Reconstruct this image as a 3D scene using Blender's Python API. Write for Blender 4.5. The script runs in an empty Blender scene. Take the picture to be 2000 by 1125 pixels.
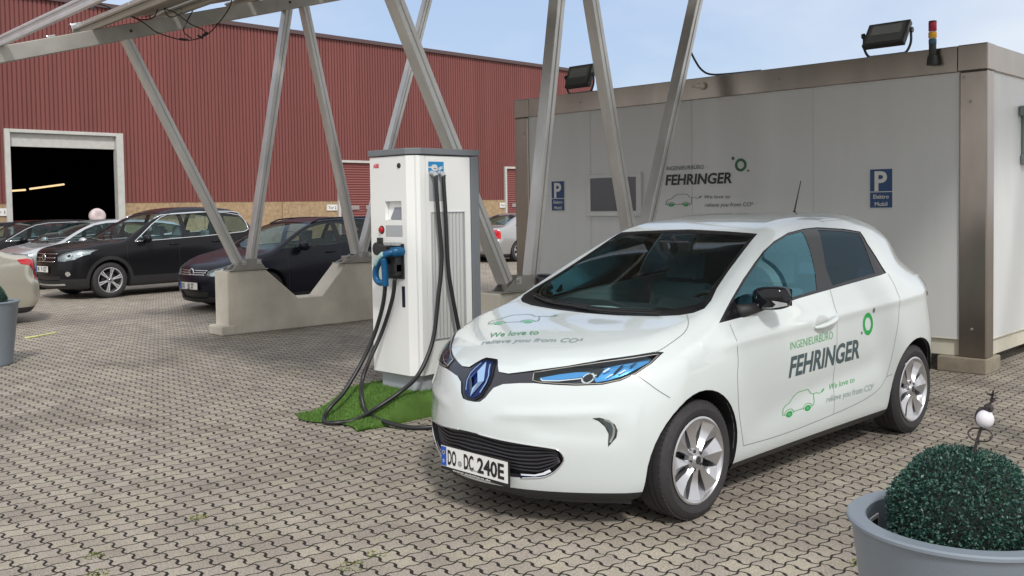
import bpy, bmesh, math, random
import numpy as np
from mathutils import Vector, Matrix, Euler
random.seed(7)
scene = bpy.context.scene
COL = scene.collection
R = math.radians

# ------------------------------------------------------------------ camera
CAM_F, CAM_CY = 1879.6, 478.8            # focal length and principal row, in pixels of a 2000 x 1125 frame
PITCH, ROLL, YAW, CAM_H = R(2.290), R(-0.897), R(44.388), 1.638
fwd = Vector((math.cos(YAW)*math.cos(PITCH), math.sin(YAW)*math.cos(PITCH), -math.sin(PITCH)))
right = Vector((math.sin(YAW), -math.cos(YAW), 0))
up = right.cross(fwd)
r2 = right*math.cos(ROLL) + up*math.sin(ROLL)
u2 = -right*math.sin(ROLL) + up*math.cos(ROLL)
cd = bpy.data.cameras.new('camera')
cam = bpy.data.objects.new('camera', cd)
COL.objects.link(cam)
M = Matrix((r2, u2, -fwd)).transposed().to_4x4()
M.translation = Vector((0, 0, CAM_H))
cam.matrix_world = M
cd.sensor_width = 36
cd.lens = 36*CAM_F/2000
cd.shift_y = (CAM_CY-562.5)/2000
cd.clip_start, cd.clip_end = 0.05, 2000
scene.camera = cam

# ------------------------------------------------------------------ world, sun, exposure
SUN_AZ = math.atan2(-0.78, -0.50)        # direction the light comes from, in the ground plane
SUN_EL = R(44)
w = bpy.data.worlds.new('World')
scene.world = w
w.use_nodes = True
nt = w.node_tree
nt.nodes.clear()
N = nt.nodes.new
out = N('ShaderNodeOutputWorld'); bg = N('ShaderNodeBackground')
sky = N('ShaderNodeTexSky'); sky.sky_type = 'NISHITA'; sky.sun_disc = False
sky.sun_elevation = SUN_EL
sky.sun_rotation = math.pi/2 - SUN_AZ
sky.air_density = 1.0; sky.dust_density = 2.0; sky.ozone_density = 1.5
tc = N('ShaderNodeTexCoord'); mp = N('ShaderNodeMapping'); mp.inputs['Scale'].default_value = (1.0, 1.0, 2.6)
nz = N('ShaderNodeTexNoise'); nz.inputs['Scale'].default_value = 2.1; nz.inputs['Detail'].default_value = 5; nz.inputs['Roughness'].default_value = .55
rp = N('ShaderNodeValToRGB'); rp.color_ramp.elements[0].position = .40; rp.color_ramp.elements[1].position = .75
rp.color_ramp.elements[0].color = (.0, .0, .0, 1)
mx = N('ShaderNodeMix'); mx.data_type = 'RGBA'
mx.inputs['B'].default_value = (6.5, 6.6, 6.75, 1)     # overcast veil of cloud
nt.links.new(tc.outputs['Generated'], mp.inputs['Vector']); nt.links.new(mp.outputs['Vector'], nz.inputs['Vector'])
# the blue is in the north; towards the sun's side the sky is one bright cloud bank
dt = N('ShaderNodeVectorMath'); dt.operation = 'DOT_PRODUCT'; dt.inputs[1].default_value = (-.50, -.86, .10)
mr = N('ShaderNodeMapRange'); mr.interpolation_type = 'SMOOTHSTEP'; mr.inputs['From Min'].default_value = -1.02; mr.inputs['From Max'].default_value = .15
ad = N('ShaderNodeMath'); ad.operation = 'MULTIPLY_ADD'; ad.inputs[1].default_value = .55; ad.use_clamp = True
nt.links.new(tc.outputs['Generated'], dt.inputs[0]); nt.links.new(dt.outputs['Value'], mr.inputs['Value'])
nt.links.new(nz.outputs['Fac'], rp.inputs['Fac']); nt.links.new(rp.outputs['Color'], ad.inputs[0]); nt.links.new(mr.outputs['Result'], ad.inputs[2])
nt.links.new(ad.outputs[0], mx.inputs['Factor'])
hz = N('ShaderNodeMix'); hz.data_type = 'RGBA'; hz.inputs['Factor'].default_value = .62
hz.inputs['B'].default_value = (3.3, 4.15, 5.8, 1)      # thin high veil that pales the blue
nt.links.new(sky.outputs['Color'], hz.inputs['A']); nt.links.new(hz.outputs['Result'], mx.inputs['A']); nt.links.new(mx.outputs['Result'], bg.inputs['Color'])
bg.inputs['Strength'].default_value = 0.10
nt.links.new(bg.outputs['Background'], out.inputs['Surface'])
sl = bpy.data.lights.new('sun', 'SUN'); sun = bpy.data.objects.new('sun', sl); COL.objects.link(sun)
sl.energy = 1.6; sl.angle = R(7); sl.color = (1, .965, .93)
sdir = Vector((math.cos(SUN_AZ)*math.cos(SUN_EL), math.sin(SUN_AZ)*math.cos(SUN_EL), math.sin(SUN_EL)))
sun.rotation_euler = sdir.to_track_quat('Z', 'Y').to_euler()
sun.location = sdir*60
scene.view_settings.view_transform = 'Standard'
scene.view_settings.look = 'None'
scene.view_settings.gamma = 1
scene.view_settings.use_curve_mapping = False
scene.view_settings.exposure = 0.60

# ------------------------------------------------------------------ tagging
def tag(o, label=None, cat=None, group=None, kind=None):
    if label: o['label'] = label
    if cat: o['category'] = cat
    if group: o['group'] = group
    if kind: o['kind'] = kind
    return o
def thing(name, label, cat, loc=(0, 0, 0), rz=0, group=None):
    o = bpy.data.objects.new(name, None)
    o.empty_display_size = .1
    COL.objects.link(o); o.location = loc; o.rotation_euler = (0, 0, rz)
    return tag(o, label, cat, group)

# ------------------------------------------------------------------ materials
MATS = {}
def mat(name, col, rough=.5, metal=0., coat=0., spec=.5, noise=None, bump=None, emit=None, coat_rough=.05, aniso=None):
    """principled surface; noise=(scale, amount[, stretch]) varies the colour, bump=(scale, strength) roughens it"""
    m = bpy.data.materials.new(name); m.use_nodes = True
    t = m.node_tree; b = t.nodes['Principled BSDF']
    c = tuple(col)+(1,)
    b.inputs['Base Color'].default_value = c
    b.inputs['Roughness'].default_value = rough; b.inputs['Metallic'].default_value = metal
    b.inputs['Coat Weight'].default_value = coat; b.inputs['Coat Roughness'].default_value = coat_rough
    b.inputs['Specular IOR Level'].default_value = spec
    co = t.nodes.new('ShaderNodeTexCoord')
    if noise:
        mpn = t.nodes.new('ShaderNodeMapping'); t.links.new(co.outputs['Object'], mpn.inputs['Vector'])
        if len(noise) > 2: mpn.inputs['Scale'].default_value = noise[2]
        n = t.nodes.new('ShaderNodeTexNoise'); n.inputs['Scale'].default_value = noise[0]; n.inputs['Detail'].default_value = 6; n.inputs['Roughness'].default_value = .6
        t.links.new(mpn.outputs['Vector'], n.inputs['Vector'])
        r = t.nodes.new('ShaderNodeMapRange'); r.inputs['From Min'].default_value = .28; r.inputs['From Max'].default_value = .72
        r.inputs['To Min'].default_value = 1-noise[1]; r.inputs['To Max'].default_value = 1+noise[1]
        t.links.new(n.outputs['Fac'], r.inputs['Value'])
        mu = t.nodes.new('ShaderNodeVectorMath'); mu.operation = 'SCALE'; mu.inputs[0].default_value = col
        t.links.new(r.outputs['Result'], mu.inputs['Scale']); t.links.new(mu.outputs['Vector'], b.inputs['Base Color'])
        r2_ = t.nodes.new('ShaderNodeMapRange'); r2_.inputs['To Min'].default_value = rough*(1+.35*noise[1]/.2*.5); r2_.inputs['To Max'].default_value = rough*(1-.35*noise[1]/.2*.5)
        t.links.new(n.outputs['Fac'], r2_.inputs['Value']); t.links.new(r2_.outputs['Result'], b.inputs['Roughness'])
    if bump:
        n2 = t.nodes.new('ShaderNodeTexNoise'); n2.inputs['Scale'].default_value = bump[0]; n2.inputs['Detail'].default_value = 4
        t.links.new(co.outputs['Object'], n2.inputs['Vector'])
        bp = t.nodes.new('ShaderNodeBump'); bp.inputs['Strength'].default_value = bump[1]; bp.inputs['Distance'].default_value = .01
        t.links.new(n2.outputs['Fac'], bp.inputs['Height']); t.links.new(bp.outputs['Normal'], b.inputs['Normal'])
    if emit:
        b.inputs['Emission Color'].default_value = tuple(emit[0])+(1,); b.inputs['Emission Strength'].default_value = emit[1]
    MATS[name] = m
    return m
def glass(name, tint, refl=1.0, ior=1.5, coat=(.95, 1, .98)):
    """thin pane: tinted see-through sheet with a mirror coat that follows Fresnel"""
    m = bpy.data.materials.new(name); m.use_nodes = True
    t = m.node_tree; t.nodes.clear()
    o = t.nodes.new('ShaderNodeOutputMaterial'); mixs = t.nodes.new('ShaderNodeMixShader')
    tr = t.nodes.new('ShaderNodeBsdfTransparent'); tr.inputs['Color'].default_value = tuple(tint)+(1,)
    gl = t.nodes.new('ShaderNodeBsdfGlossy'); gl.inputs['Roughness'].default_value = .015; gl.inputs['Color'].default_value = tuple(coat)+(1,)
    fr = t.nodes.new('ShaderNodeFresnel'); fr.inputs['IOR'].default_value = ior
    mu = t.nodes.new('ShaderNodeMath'); mu.operation = 'MULTIPLY'; mu.inputs[1].default_value = refl; mu.use_clamp = True
    t.links.new(fr.outputs['Fac'], mu.inputs[0]); t.links.new(mu.outputs[0], mixs.inputs['Fac'])
    t.links.new(tr.outputs[0], mixs.inputs[1]); t.links.new(gl.outputs[0], mixs.inputs[2]); t.links.new(mixs.outputs[0], o.inputs['Surface'])
    MATS[name] = m
    return m

# ------------------------------------------------------------------ mesh builder
class MB:
    """collects boxes, bars, tubes, lathes and prisms and links them as ONE mesh object"""
    def __init__(s): s.v = []; s.f = []
    def add(s, vs, fs):
        n = len(s.v); s.v += [tuple(map(float, p)) for p in vs]; s.f += [tuple(i+n for i in f) for f in fs]; return s
    def box(s, lo, hi):
        (a, b, c), (d, e, f) = lo, hi
        return s.add([(a,b,c),(d,b,c),(d,e,c),(a,e,c),(a,b,f),(d,b,f),(d,e,f),(a,e,f)],
                     [(0,3,2,1),(4,5,6,7),(0,1,5,4),(1,2,6,5),(2,3,7,6),(3,0,4,7)])
    def frame(s, o, X, Y, Z, lo, hi):
        """box in a local frame"""
        o, X, Y, Z = Vector(o), Vector(X), Vector(Y), Vector(Z)
        m = MB().box(lo, hi)
        return s.add([o+X*p[0]+Y*p[1]+Z*p[2] for p in m.v], m.f)
    def bar(s, p, q, wd, ht, side=(0, 1, 0)):
        p, q = Vector(p), Vector(q); d = q-p; L = d.length; d.normalize()
        b = Vector(side); b = (b-d*b.dot(d)).normalized(); c = d.cross(b)
        return s.frame(p, d, b, c, (0, -wd/2, -ht/2), (L, wd/2, ht/2))
    def tube(s, pts, r, n=8, cap=True):
        pts = [Vector(p) for p in pts]; rings = []
        rr = r if isinstance(r, (list, tuple)) else [r]*len(pts)
        ref = None
        for i, p in enumerate(pts):
            d = (pts[min(i+1, len(pts)-1)]-pts[max(i-1, 0)])
            if d.length < 1e-9: d = Vector((0, 0, 1))
            d.normalize()
            if ref is None: ref = Vector((0, 0, 1)) if abs(d.z) < .9 else Vector((1, 0, 0))
            a = (ref-d*ref.dot(d)); a = a.normalized() if a.length > 1e-6 else d.orthogonal().normalized()
            ref = a; b = d.cross(a)
            rings.append([p+(a*math.cos(2*math.pi*k/n)+b*math.sin(2*math.pi*k/n))*rr[i] for k in range(n)])
        vs = [q for g in rings for q in g]; fs = []
        for i in range(len(pts)-1):
            for k in range(n):
                fs.append((i*n+k, i*n+(k+1) % n, (i+1)*n+(k+1) % n, (i+1)*n+k))
        if cap: fs += [tuple(range(n-1, -1, -1)), tuple((len(pts)-1)*n+k for k in range(n))]
        return s.add(vs, fs)
    def lathe(s, prof, n=32, c=(0, 0, 0), axis='z', closed=False):
        """prof: (radius, height) pairs"""
        vs = []
        for k in range(n):
            a = 2*math.pi*k/n
            for r_, h in prof:
                x, y = r_*math.cos(a), r_*math.sin(a)
                if axis == 'z': p = (x, y, h)
                elif axis == 'y': p = (x, h, y)
                else: p = (h, x, y)
                vs.append((p[0]+c[0], p[1]+c[1], p[2]+c[2]))
        m = len(prof); fs = []
        for k in range(n):
            for i in range(m-1 if not closed else m):
                j = (i+1) % m
                f = (k*m+i, k*m+j, ((k+1) % n)*m+j, ((k+1) % n)*m+i)
                fs.append(f if axis == 'y' else f[::-1])
        return s.add(vs, fs)
    def prism(s, poly, a, b, f):
        """polygon swept between two parameters; f(u, v, t) -> 3-D point"""
        n = len(poly)
        vs = [f(u, v, a) for u, v in poly]+[f(u, v, b) for u, v in poly]
        fs = [tuple(range(n-1, -1, -1)), tuple(range(n, 2*n))]
        fs += [(i, (i+1) % n, n+(i+1) % n, n+i) for i in range(n)]
        return s.add(vs, fs)
    def build(s, name, m, parent=None, smooth=False, bevel=0, seg=2, auto=None):
        me = bpy.data.meshes.new(name); me.from_pydata(s.v, [], s.f); me.update()
        bm = bmesh.new(); bm.from_mesh(me)
        bmesh.ops.recalc_face_normals(bm, faces=bm.faces)
        if bevel:
            bm.edges.ensure_lookup_table()
            es = [e for e in bm.edges if len(e.link_faces) == 2 and e.calc_face_angle(0) > .5]
            bmesh.ops.bevel(bm, geom=es, offset=bevel, offset_type='OFFSET', segments=seg, affect='EDGES', profile=.5, clamp_overlap=True)
        if smooth or auto:
            for f in bm.faces: f.smooth = True
            if auto:
                for e in bm.edges:
                    if len(e.link_faces) == 2 and e.calc_face_angle(0) > auto: e.smooth = False
        bm.to_mesh(me); bm.free()
        me.materials.append(m)
        o = bpy.data.objects.new(name, me); COL.objects.link(o)
        if parent: o.parent = parent
        return o
def smooth_path(pts, n=8):
    """Catmull-Rom through the points"""
    P = [Vector(p) for p in pts]; out_ = []
    for i in range(len(P)-1):
        a, b, c, d = P[max(i-1, 0)], P[i], P[i+1], P[min(i+2, len(P)-1)]
        for k in range(n):
            t = k/n
            out_.append(.5*((2*b)+(c-a)*t+(2*a-5*b+4*c-d)*t*t+(3*b-a-3*c+d)*t**3))
    return out_+[P[-1]]

# ------------------------------------------------------------------ lettering
_txt = {}
def text2d(s, weight=0., shear=0., spacing=1.):
    """flat outline of a line of letters: 2-D vertices (baseline 0, capital height 1) and faces"""
    key = (s, weight, shear, spacing)
    if key in _txt: return _txt[key]
    cu = bpy.data.curves.new('t', 'FONT'); cu.body = s; cu.size = 1; cu.offset = weight; cu.shear = shear
    cu.space_character = spacing; cu.resolution_u = 3; cu.fill_mode = 'FRONT'
    o = bpy.data.objects.new('t', cu); COL.objects.link(o)
    dg = bpy.context.evaluated_depsgraph_get(); dg.update()
    me = bpy.data.meshes.new_from_object(o.evaluated_get(dg))
    V = np.array([v.co[:2] for v in me.vertices]); Fc = [tuple(p.vertices) for p in me.polygons]
    bpy.data.objects.remove(o); bpy.data.curves.remove(cu); bpy.data.meshes.remove(me)
    V = V.copy(); V[:, 1] /= 0.729
    V[:, 0] -= V[:, 0].min()
    _txt[key] = (V, Fc)
    return _txt[key]
def text_flat(s, fn, width=None, cap=None, weight=0., shear=0., align='l', spacing=1.):
    """letters on a plane: fn(u, v) with u along the line and v up, in metres"""
    V, Fc = text2d(s, weight, shear, spacing)
    W = V[:, 0].max()
    sx = (width/W) if width else cap*.729
    V = V*np.array([sx, cap])
    if align == 'c': V = V-np.array([V[:, 0].max()/2, 0])
    mb = MB(); mb.add([fn(u, v) for u, v in V], Fc)
    return mb
def build_flat(mb, name, m, parent, smooth=False):
    me = bpy.data.meshes.new(name); me.from_pydata(mb.v, [], mb.f); me.update(); me.materials.append(m)
    o = bpy.data.objects.new(name, me); COL.objects.link(o)
    if parent: o.parent = parent
    return o
def ring2d(c, ro, ri, n=28, sx=1.):
    V = []; Fc = []
    for k in range(n):
        a = 2*math.pi*k/n
        V += [(c[0]+ro*sx*math.cos(a), c[1]+ro*math.sin(a)), (c[0]+ri*sx*math.cos(a), c[1]+ri*math.sin(a))]
    for k in range(n):
        j = (k+1) % n; Fc.append((2*k, 2*j, 2*j+1, 2*k+1))
    return V, Fc
def disc2d(c, r_, n=20, sx=1.):
    return [(c[0]+r_*sx*math.cos(2*math.pi*k/n), c[1]+r_*math.sin(2*math.pi*k/n)) for k in range(n)], [tuple(range(n))]
def stroke2d(pts, wd):
    """polyline with thickness"""
    P = [Vector(p) for p in pts]; V = []; Fc = []
    for i, p in enumerate(P):
        d = (P[min(i+1, len(P)-1)]-P[max(i-1, 0)]).normalized(); n = Vector((-d.y, d.x))*wd/2
        V += [tuple(p+n), tuple(p-n)]
    for i in range(len(P)-1): Fc.append((2*i, 2*i+1, 2*i+3, 2*i+2))
    return V, Fc
# outline drawing of a small car with a plug, in a 1.0 x 0.5 box (the slogan's pictogram); wheels separate
ICON_BODY = [(.06,.10),(0,.10),(.01,.26),(.06,.33),(.16,.37),(.27,.52),(.36,.58),(.62,.58),(.70,.44),(.76,.42),(.76,.22),(.73,.12),(.68,.12)]
ICON_SILL = [(.24,.12),(.50,.12)]
ICON_CABLE = [(.76,.42),(.84,.42),(.90,.38),(.97,.40),(1.02,.45)]
def icon2d():
    body = ([], []); wheels = ([], [])
    def app(t, vf):
        n = len(t[0]); t[0].extend(vf[0]); t[1].extend([tuple(i+n for i in f) for f in vf[1]])
    for pl in (ICON_BODY, ICON_SILL, ICON_CABLE): app(body, stroke2d(pl, .018))
    for cx in (.15, .59):
        app(body, stroke2d([(cx+.105*math.cos(a), .10+.115*math.sin(a)) for a in np.linspace(-.1, math.pi+.1, 12)], .018))
        app(wheels, ring2d((cx, .09), .075, .028, 18))
        app(wheels, disc2d((cx, .09), .018, 8))
    app(body, stroke2d([(.97, .40), (1.03, .47)], .045))
    return body, wheels
# ------------------------------------------------------------------ shared materials
M_white = mat('pearl_white_paint', (.62, .672, .668), .25, 0, 1.0, .5, noise=(1.4, .02))
M_black_gloss = mat('black_gloss', (.010, .010, .012), .12, 0, 0, .35)
M_trim = mat('black_plastic', (.022, .022, .024), .5, bump=(300, .15))
M_grey_band = mat('grey_satin_band', (.034, .036, .046), .28, .3, .4)
M_grille = mat('dark_grille_plastic', (.022, .021, .026), .38)
M_lining = mat('cabin_lining', (.36, .38, .39), .8)
M_seat = mat('seat_cloth', (.16, .19, .21), .85, bump=(120, .3))
M_dash = mat('dashboard_plastic', (.045, .045, .048), .6, bump=(200, .2))
M_cabin_light = mat('pale_cabin_trim', (.34, .37, .38), .6)
M_chrome = mat('chrome', (.82, .83, .85), .07, 1.)
M_blue_chrome = mat('blue_chrome', (.10, .38, .78), .16, .85)
M_blue_dark = mat('deep_blue_chrome', (.008, .022, .12), .2, .5)
M_tyre = mat('tyre_rubber', (.030, .028, .030), .72, noise=(30, .15), bump=(90, .2))
M_alloy = mat('alloy_silver', (.58, .58, .60), .28, .85, .3)
M_dark_alloy = mat('brake_metal', (.06, .06, .065), .5, .6)
M_seam = mat('panel_gap', (.20, .21, .205), .8)
M_letter_grey = mat('grey_vinyl_lettering', (.055, .09, .10), .35)
M_letter_lgrey = mat('pale_grey_vinyl_lettering', (.26, .33, .32), .35)
M_letter_green = mat('green_vinyl_lettering', (.10, .38, .14), .35)
M_green = mat('bright_green_vinyl', (.0, .33, .06), .35)
M_plate = mat('plate_white', (.78, .78, .76), .35)
M_plate_blue = mat('plate_blue', (.01, .08, .42), .4)
M_plate_black = mat('plate_black', (.012, .012, .012), .4)
M_red_lens = mat('red_lamp_lens', (.55, .01, .02), .12, 0, .8)
M_clear_lamp = mat('pale_lamp', (.62, .66, .68), .12, .4, .8)
M_wscreen = glass('windscreen_glass', (.72, .96, .95), 1.0)
M_window = glass('side_window_glass', (.52, .80, .88), 1.9, 1.5, (.42, .86, 1.0))
M_window_dark = glass('rear_window_glass', (.12, .22, .32), .7, 1.5, (.62, .84, 1.0))
M_lens = glass('lamp_lens_glass', (.93, .97, .97), .9)
M_conc = mat('pale_concrete', (.62, .575, .49), .85, noise=(2.2, .14), bump=(60, .25))
M_galv = mat('galvanised_aluminium', (.60, .60, .585), .38, .5, noise=(5, .12, (1, 1, .4)))
M_galv_dark = mat('weathered_aluminium', (.40, .385, .35), .45, .65, noise=(4, .14))
M_rail = mat('bright_aluminium', (.72, .74, .77), .30, .25, noise=(4, .1))
M_black_rubber = mat('black_cable', (.018, .018, .02), .42)
# ------------------------------------------------------------------ ground
def paving():
    m = bpy.data.materials.new('wavy_concrete_pavers'); m.use_nodes = True
    t = m.node_tree; L = t.links; b = t.nodes['Principled BSDF']
    def nd(tp, **k):
        n = t.nodes.new(tp)
        for a, v in k.items(): setattr(n, a, v)
        return n
    def mth(op, a, b_=None, c=None, clamp=False):
        n = nd('ShaderNodeMath', operation=op, use_clamp=clamp)
        for i, x in enumerate((a, b_, c)):
            if x is None: continue
            if isinstance(x, (int, float)): n.inputs[i].default_value = x
            else: L.new(x, n.inputs[i])
        return n.outputs[0]
    co = nd('ShaderNodeTexCoord'); sp = nd('ShaderNodeSeparateXYZ'); L.new(co.outputs['Object'], sp.inputs[0])
    # a little wander so no two rows are perfectly true
    wn = nd('ShaderNodeTexNoise'); wn.inputs['Scale'].default_value = .55; wn.inputs['Detail'].default_value = 2; L.new(co.outputs['Object'], wn.inputs['Vector'])
    ws = nd('ShaderNodeSeparateColor'); L.new(wn.outputs['Color'], ws.inputs[0])
    ux = mth('MULTIPLY_ADD', ws.outputs[0], .035, sp.outputs['X']); uy = mth('MULTIPLY_ADD', ws.outputs[1], .035, sp.outputs['Y'])
    u = mth('DIVIDE', mth('ADD', ux, -.015), .109); v = mth('DIVIDE', mth('ADD', uy, .01), .114)
    tau = 2*math.pi
    u2_ = mth('MULTIPLY_ADD', mth('SINE', mth('MULTIPLY', v, tau)), .12, u)
    v2_ = mth('MULTIPLY_ADD', mth('SINE', mth('MULTIPLY', u, tau)), -.075, v)
    fu = mth('FRACT', u2_); fv = mth('FRACT', v2_)
    du = mth('SUBTRACT', .5, mth('ABSOLUTE', mth('SUBTRACT', fu, .5)))      # 0 on the joint
    dv = mth('SUBTRACT', .5, mth('ABSOLUTE', mth('SUBTRACT', fv, .5)))
    jn = nd('ShaderNodeTexNoise'); jn.inputs['Scale'].default_value = 14; jn.inputs['Detail'].default_value = 2; L.new(co.outputs['Object'], jn.inputs['Vector'])
    jw = mth('MULTIPLY_ADD', jn.outputs['Fac'], .075, -.012)
    blob = mth('SUBTRACT', 1, mth('MULTIPLY', mth('ABSOLUTE', mth('SUBTRACT', mth('FRACT', v), .5)), 6), clamp=True)
    wu = mth('MULTIPLY_ADD', blob, .060, mth('ADD', jw, .003))
    wv = mth('MULTIPLY', mth('ADD', jw, .005), .75)
    def joint(d, wd):
        n = nd('ShaderNodeMapRange', interpolation_type='SMOOTHSTEP'); L.new(d, n.inputs['Value'])
        L.new(wd, n.inputs['From Min']); L.new(mth('ADD', wd, .032), n.inputs['From Max'])
        return n.outputs['Result']
    face = mth('MULTIPLY', joint(du, wu), joint(dv, wv))          # 1 on the stone, 0 in the gap
    cell = nd('ShaderNodeCombineXYZ'); L.new(mth('FLOOR', u2_), cell.inputs[0]); L.new(mth('FLOOR', v2_), cell.inputs[1])
    wh = nd('ShaderNodeTexWhiteNoise', noise_dimensions='2D'); L.new(cell.outputs[0], wh.inputs['Vector'])
    big = nd('ShaderNodeTexNoise'); big.inputs['Scale'].default_value = .32; big.inputs['Detail'].default_value = 5; big.inputs['Roughness'].default_value = .6; L.new(co.outputs['Object'], big.inputs['Vector'])
    med = nd('ShaderNodeTexNoise'); med.inputs['Scale'].default_value = 3.5; med.inputs['Detail'].default_value = 6; L.new(co.outputs['Object'], med.inputs['Vector'])
    fine = nd('ShaderNodeTexNoise'); fine.inputs['Scale'].default_value = 110; fine.inputs['Detail'].default_value = 3; L.new(co.outputs['Object'], fine.inputs['Vector'])
    ramp = nd('ShaderNodeValToRGB'); e = ramp.color_ramp.elements
    e[0].position = 0; e[0].color = (.40, .345, .285, 1); e[1].position = 1; e[1].color = (.50, .445, .37, 1)
    x = ramp.color_ramp.elements.new(.35); x.color = (.435, .38, .325, 1)
    x = ramp.color_ramp.elements.new(.7); x.color = (.47, .42, .33, 1)
    L.new(wh.outputs['Value'], ramp.inputs['Fac'])
    k = mth('ADD', mth('MULTIPLY_ADD', big.outputs['Fac'], .65, .42), mth('MULTIPLY_ADD', med.outputs['Fac'], .55, -.28))
    k = mth('ADD', k, mth('MULTIPLY_ADD', fine.outputs['Fac'], 1.3, -.65))
    vor = nd('ShaderNodeTexVoronoi'); vor.inputs['Scale'].default_value = 70; L.new(co.outputs['Object'], vor.inputs['Vector'])
    pit = nd('ShaderNodeMapRange'); L.new(vor.outputs['Distance'], pit.inputs['Value']); pit.inputs['From Min'].default_value = .10; pit.inputs['From Max'].default_value = .24
    pit.inputs['To Min'].default_value = .42
    k = mth('MULTIPLY', k, pit.outputs['Result'])
    sc = nd('ShaderNodeVectorMath', operation='SCALE'); L.new(ramp.outputs['Color'], sc.inputs[0]); L.new(k, sc.inputs['Scale'])
    # old stains and tyre tracks
    stn = nd('ShaderNodeTexNoise'); stn.inputs['Scale'].default_value = .9; stn.inputs['Detail'].default_value = 4; stn.inputs['Distortion'].default_value = .6
    smp = nd('ShaderNodeMapping'); smp.inputs['Scale'].default_value = (1, .55, 1); smp.inputs['Location'].default_value = (3.1, 1.7, 0); L.new(co.outputs['Object'], smp.inputs['Vector']); L.new(smp.outputs['Vector'], stn.inputs['Vector'])
    str_ = nd('ShaderNodeMapRange'); L.new(stn.outputs['Fac'], str_.inputs['Value']); str_.inputs['From Min'].default_value = .57; str_.inputs['From Max'].default_value = .75; str_.inputs['To Min'].default_value = 1; str_.inputs['To Max'].default_value = .62
    sc2 = nd('ShaderNodeVectorMath', operation='SCALE'); L.new(sc.outputs['Vector'], sc2.inputs[0]); L.new(str_.outputs['Result'], sc2.inputs['Scale']); sc = sc2
    # moss in patches of joint
    ms = nd('ShaderNodeTexNoise'); ms.inputs['Scale'].default_value = 1.3; ms.inputs['Detail'].default_value = 8; ms.inputs['Roughness'].default_value = .75; L.new(co.outputs['Object'], ms.inputs['Vector'])
    mr = nd('ShaderNodeMapRange'); L.new(ms.outputs['Fac'], mr.inputs['Value']); mr.inputs['From Min'].default_value = .66; mr.inputs['From Max'].default_value = .74
    gap = nd('ShaderNodeMix', data_type='RGBA'); L.new(mr.outputs['Result'], gap.inputs['Factor'])
    gap.inputs['A'].default_value = (.010, .0072, .0045, 1); gap.inputs['B'].default_value = (.085, .095, .022, 1)
    fin = nd('ShaderNodeMix', data_type='RGBA'); L.new(face, fin.inputs['Factor']); L.new(gap.outputs['Result'], fin.inputs['A']); L.new(sc.outputs['Vector'], fin.inputs['B'])
    m2 = nd('ShaderNodeMapRange'); L.new(ms.outputs['Fac'], m2.inputs['Value']); m2.inputs['From Min'].default_value = .60; m2.inputs['From Max'].default_value = .78; m2.inputs['To Max'].default_value = .38
    fin2 = nd('ShaderNodeMix', data_type='RGBA'); L.new(m2.outputs['Result'], fin2.inputs['Factor']); L.new(fin.outputs['Result'], fin2.inputs['A']); fin2.inputs['B'].default_value = (.27, .26, .13, 1)
    L.new(fin2.outputs['Result'], b.inputs['Base Color'])
    b.inputs['Roughness'].default_value = .82
    bp = nd('ShaderNodeBump'); bp.inputs['Strength'].default_value = .8; bp.inputs['Distance'].default_value = .010
    L.new(mth('ADD', face, mth('MULTIPLY', fine.outputs['Fac'], .12)), bp.inputs['Height']); L.new(bp.outputs['Normal'], b.inputs['Normal'])
    return m
M_paving = paving()
g = MB(); g.add([(-70, -70, 0), (110, -70, 0), (110, 110, 0), (-70, 110, 0)], [(0, 1, 2, 3)])
tag(build_flat(g, 'ground', M_paving, None), kind='structure')

# moss and small weeds in the joints: nobody could count them
M_moss = mat('moss', (.13, .15, .025), .9, noise=(20, .4))
mo = MB(); rnd = random.Random(3)
for (mx_, my_, rad, cnt) in ((2.44, 4.78, .05, 60), (2.58, 3.58, .07, 50), (1.83, 4.62, .05, 50), (3.72, 2.05, .06, 40), (3.05, 2.75, .05, 30), (2.75, 3.62, .05, 30), (5.3, 8.3, .12, 40), (4.5, 11.6, .1, 30), (4.15, 1.9, .05, 30), (1.75, 4.38, .05, 40)):
    for i in range(cnt):
        a = rnd.uniform(0, 6.28); d = rad*math.sqrt(rnd.random()); px, py = mx_+d*math.cos(a), my_+d*math.sin(a)
        h = rnd.uniform(.003, .011); q = rnd.uniform(0, 6.28); wv = rnd.uniform(.004, .009)
        mo.add([(px-wv*math.cos(q), py-wv*math.sin(q), 0), (px+wv*math.cos(q), py+wv*math.sin(q), 0), (px+h*.5*math.sin(q), py-h*.5*math.cos(q), h)], [(0, 1, 2)])
tag(build_flat(mo, 'moss', M_moss, None), kind='stuff', label='tufts of yellow green moss in the paving joints', cat='moss')
M_straw = mat('yellow_strap', (.62, .66, .25), .6)
st = MB(); st.tube(smooth_path([(4.52, 13.44, .008), (4.66, 13.452, .012), (4.83, 13.58, .008), (5.02, 13.71, .008)], 4), .012, 6)
tag(st.build('plastic_strap', M_straw, None, smooth=True), 'thin yellow green strap lying on the paving near the left planter', 'strap')

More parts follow.
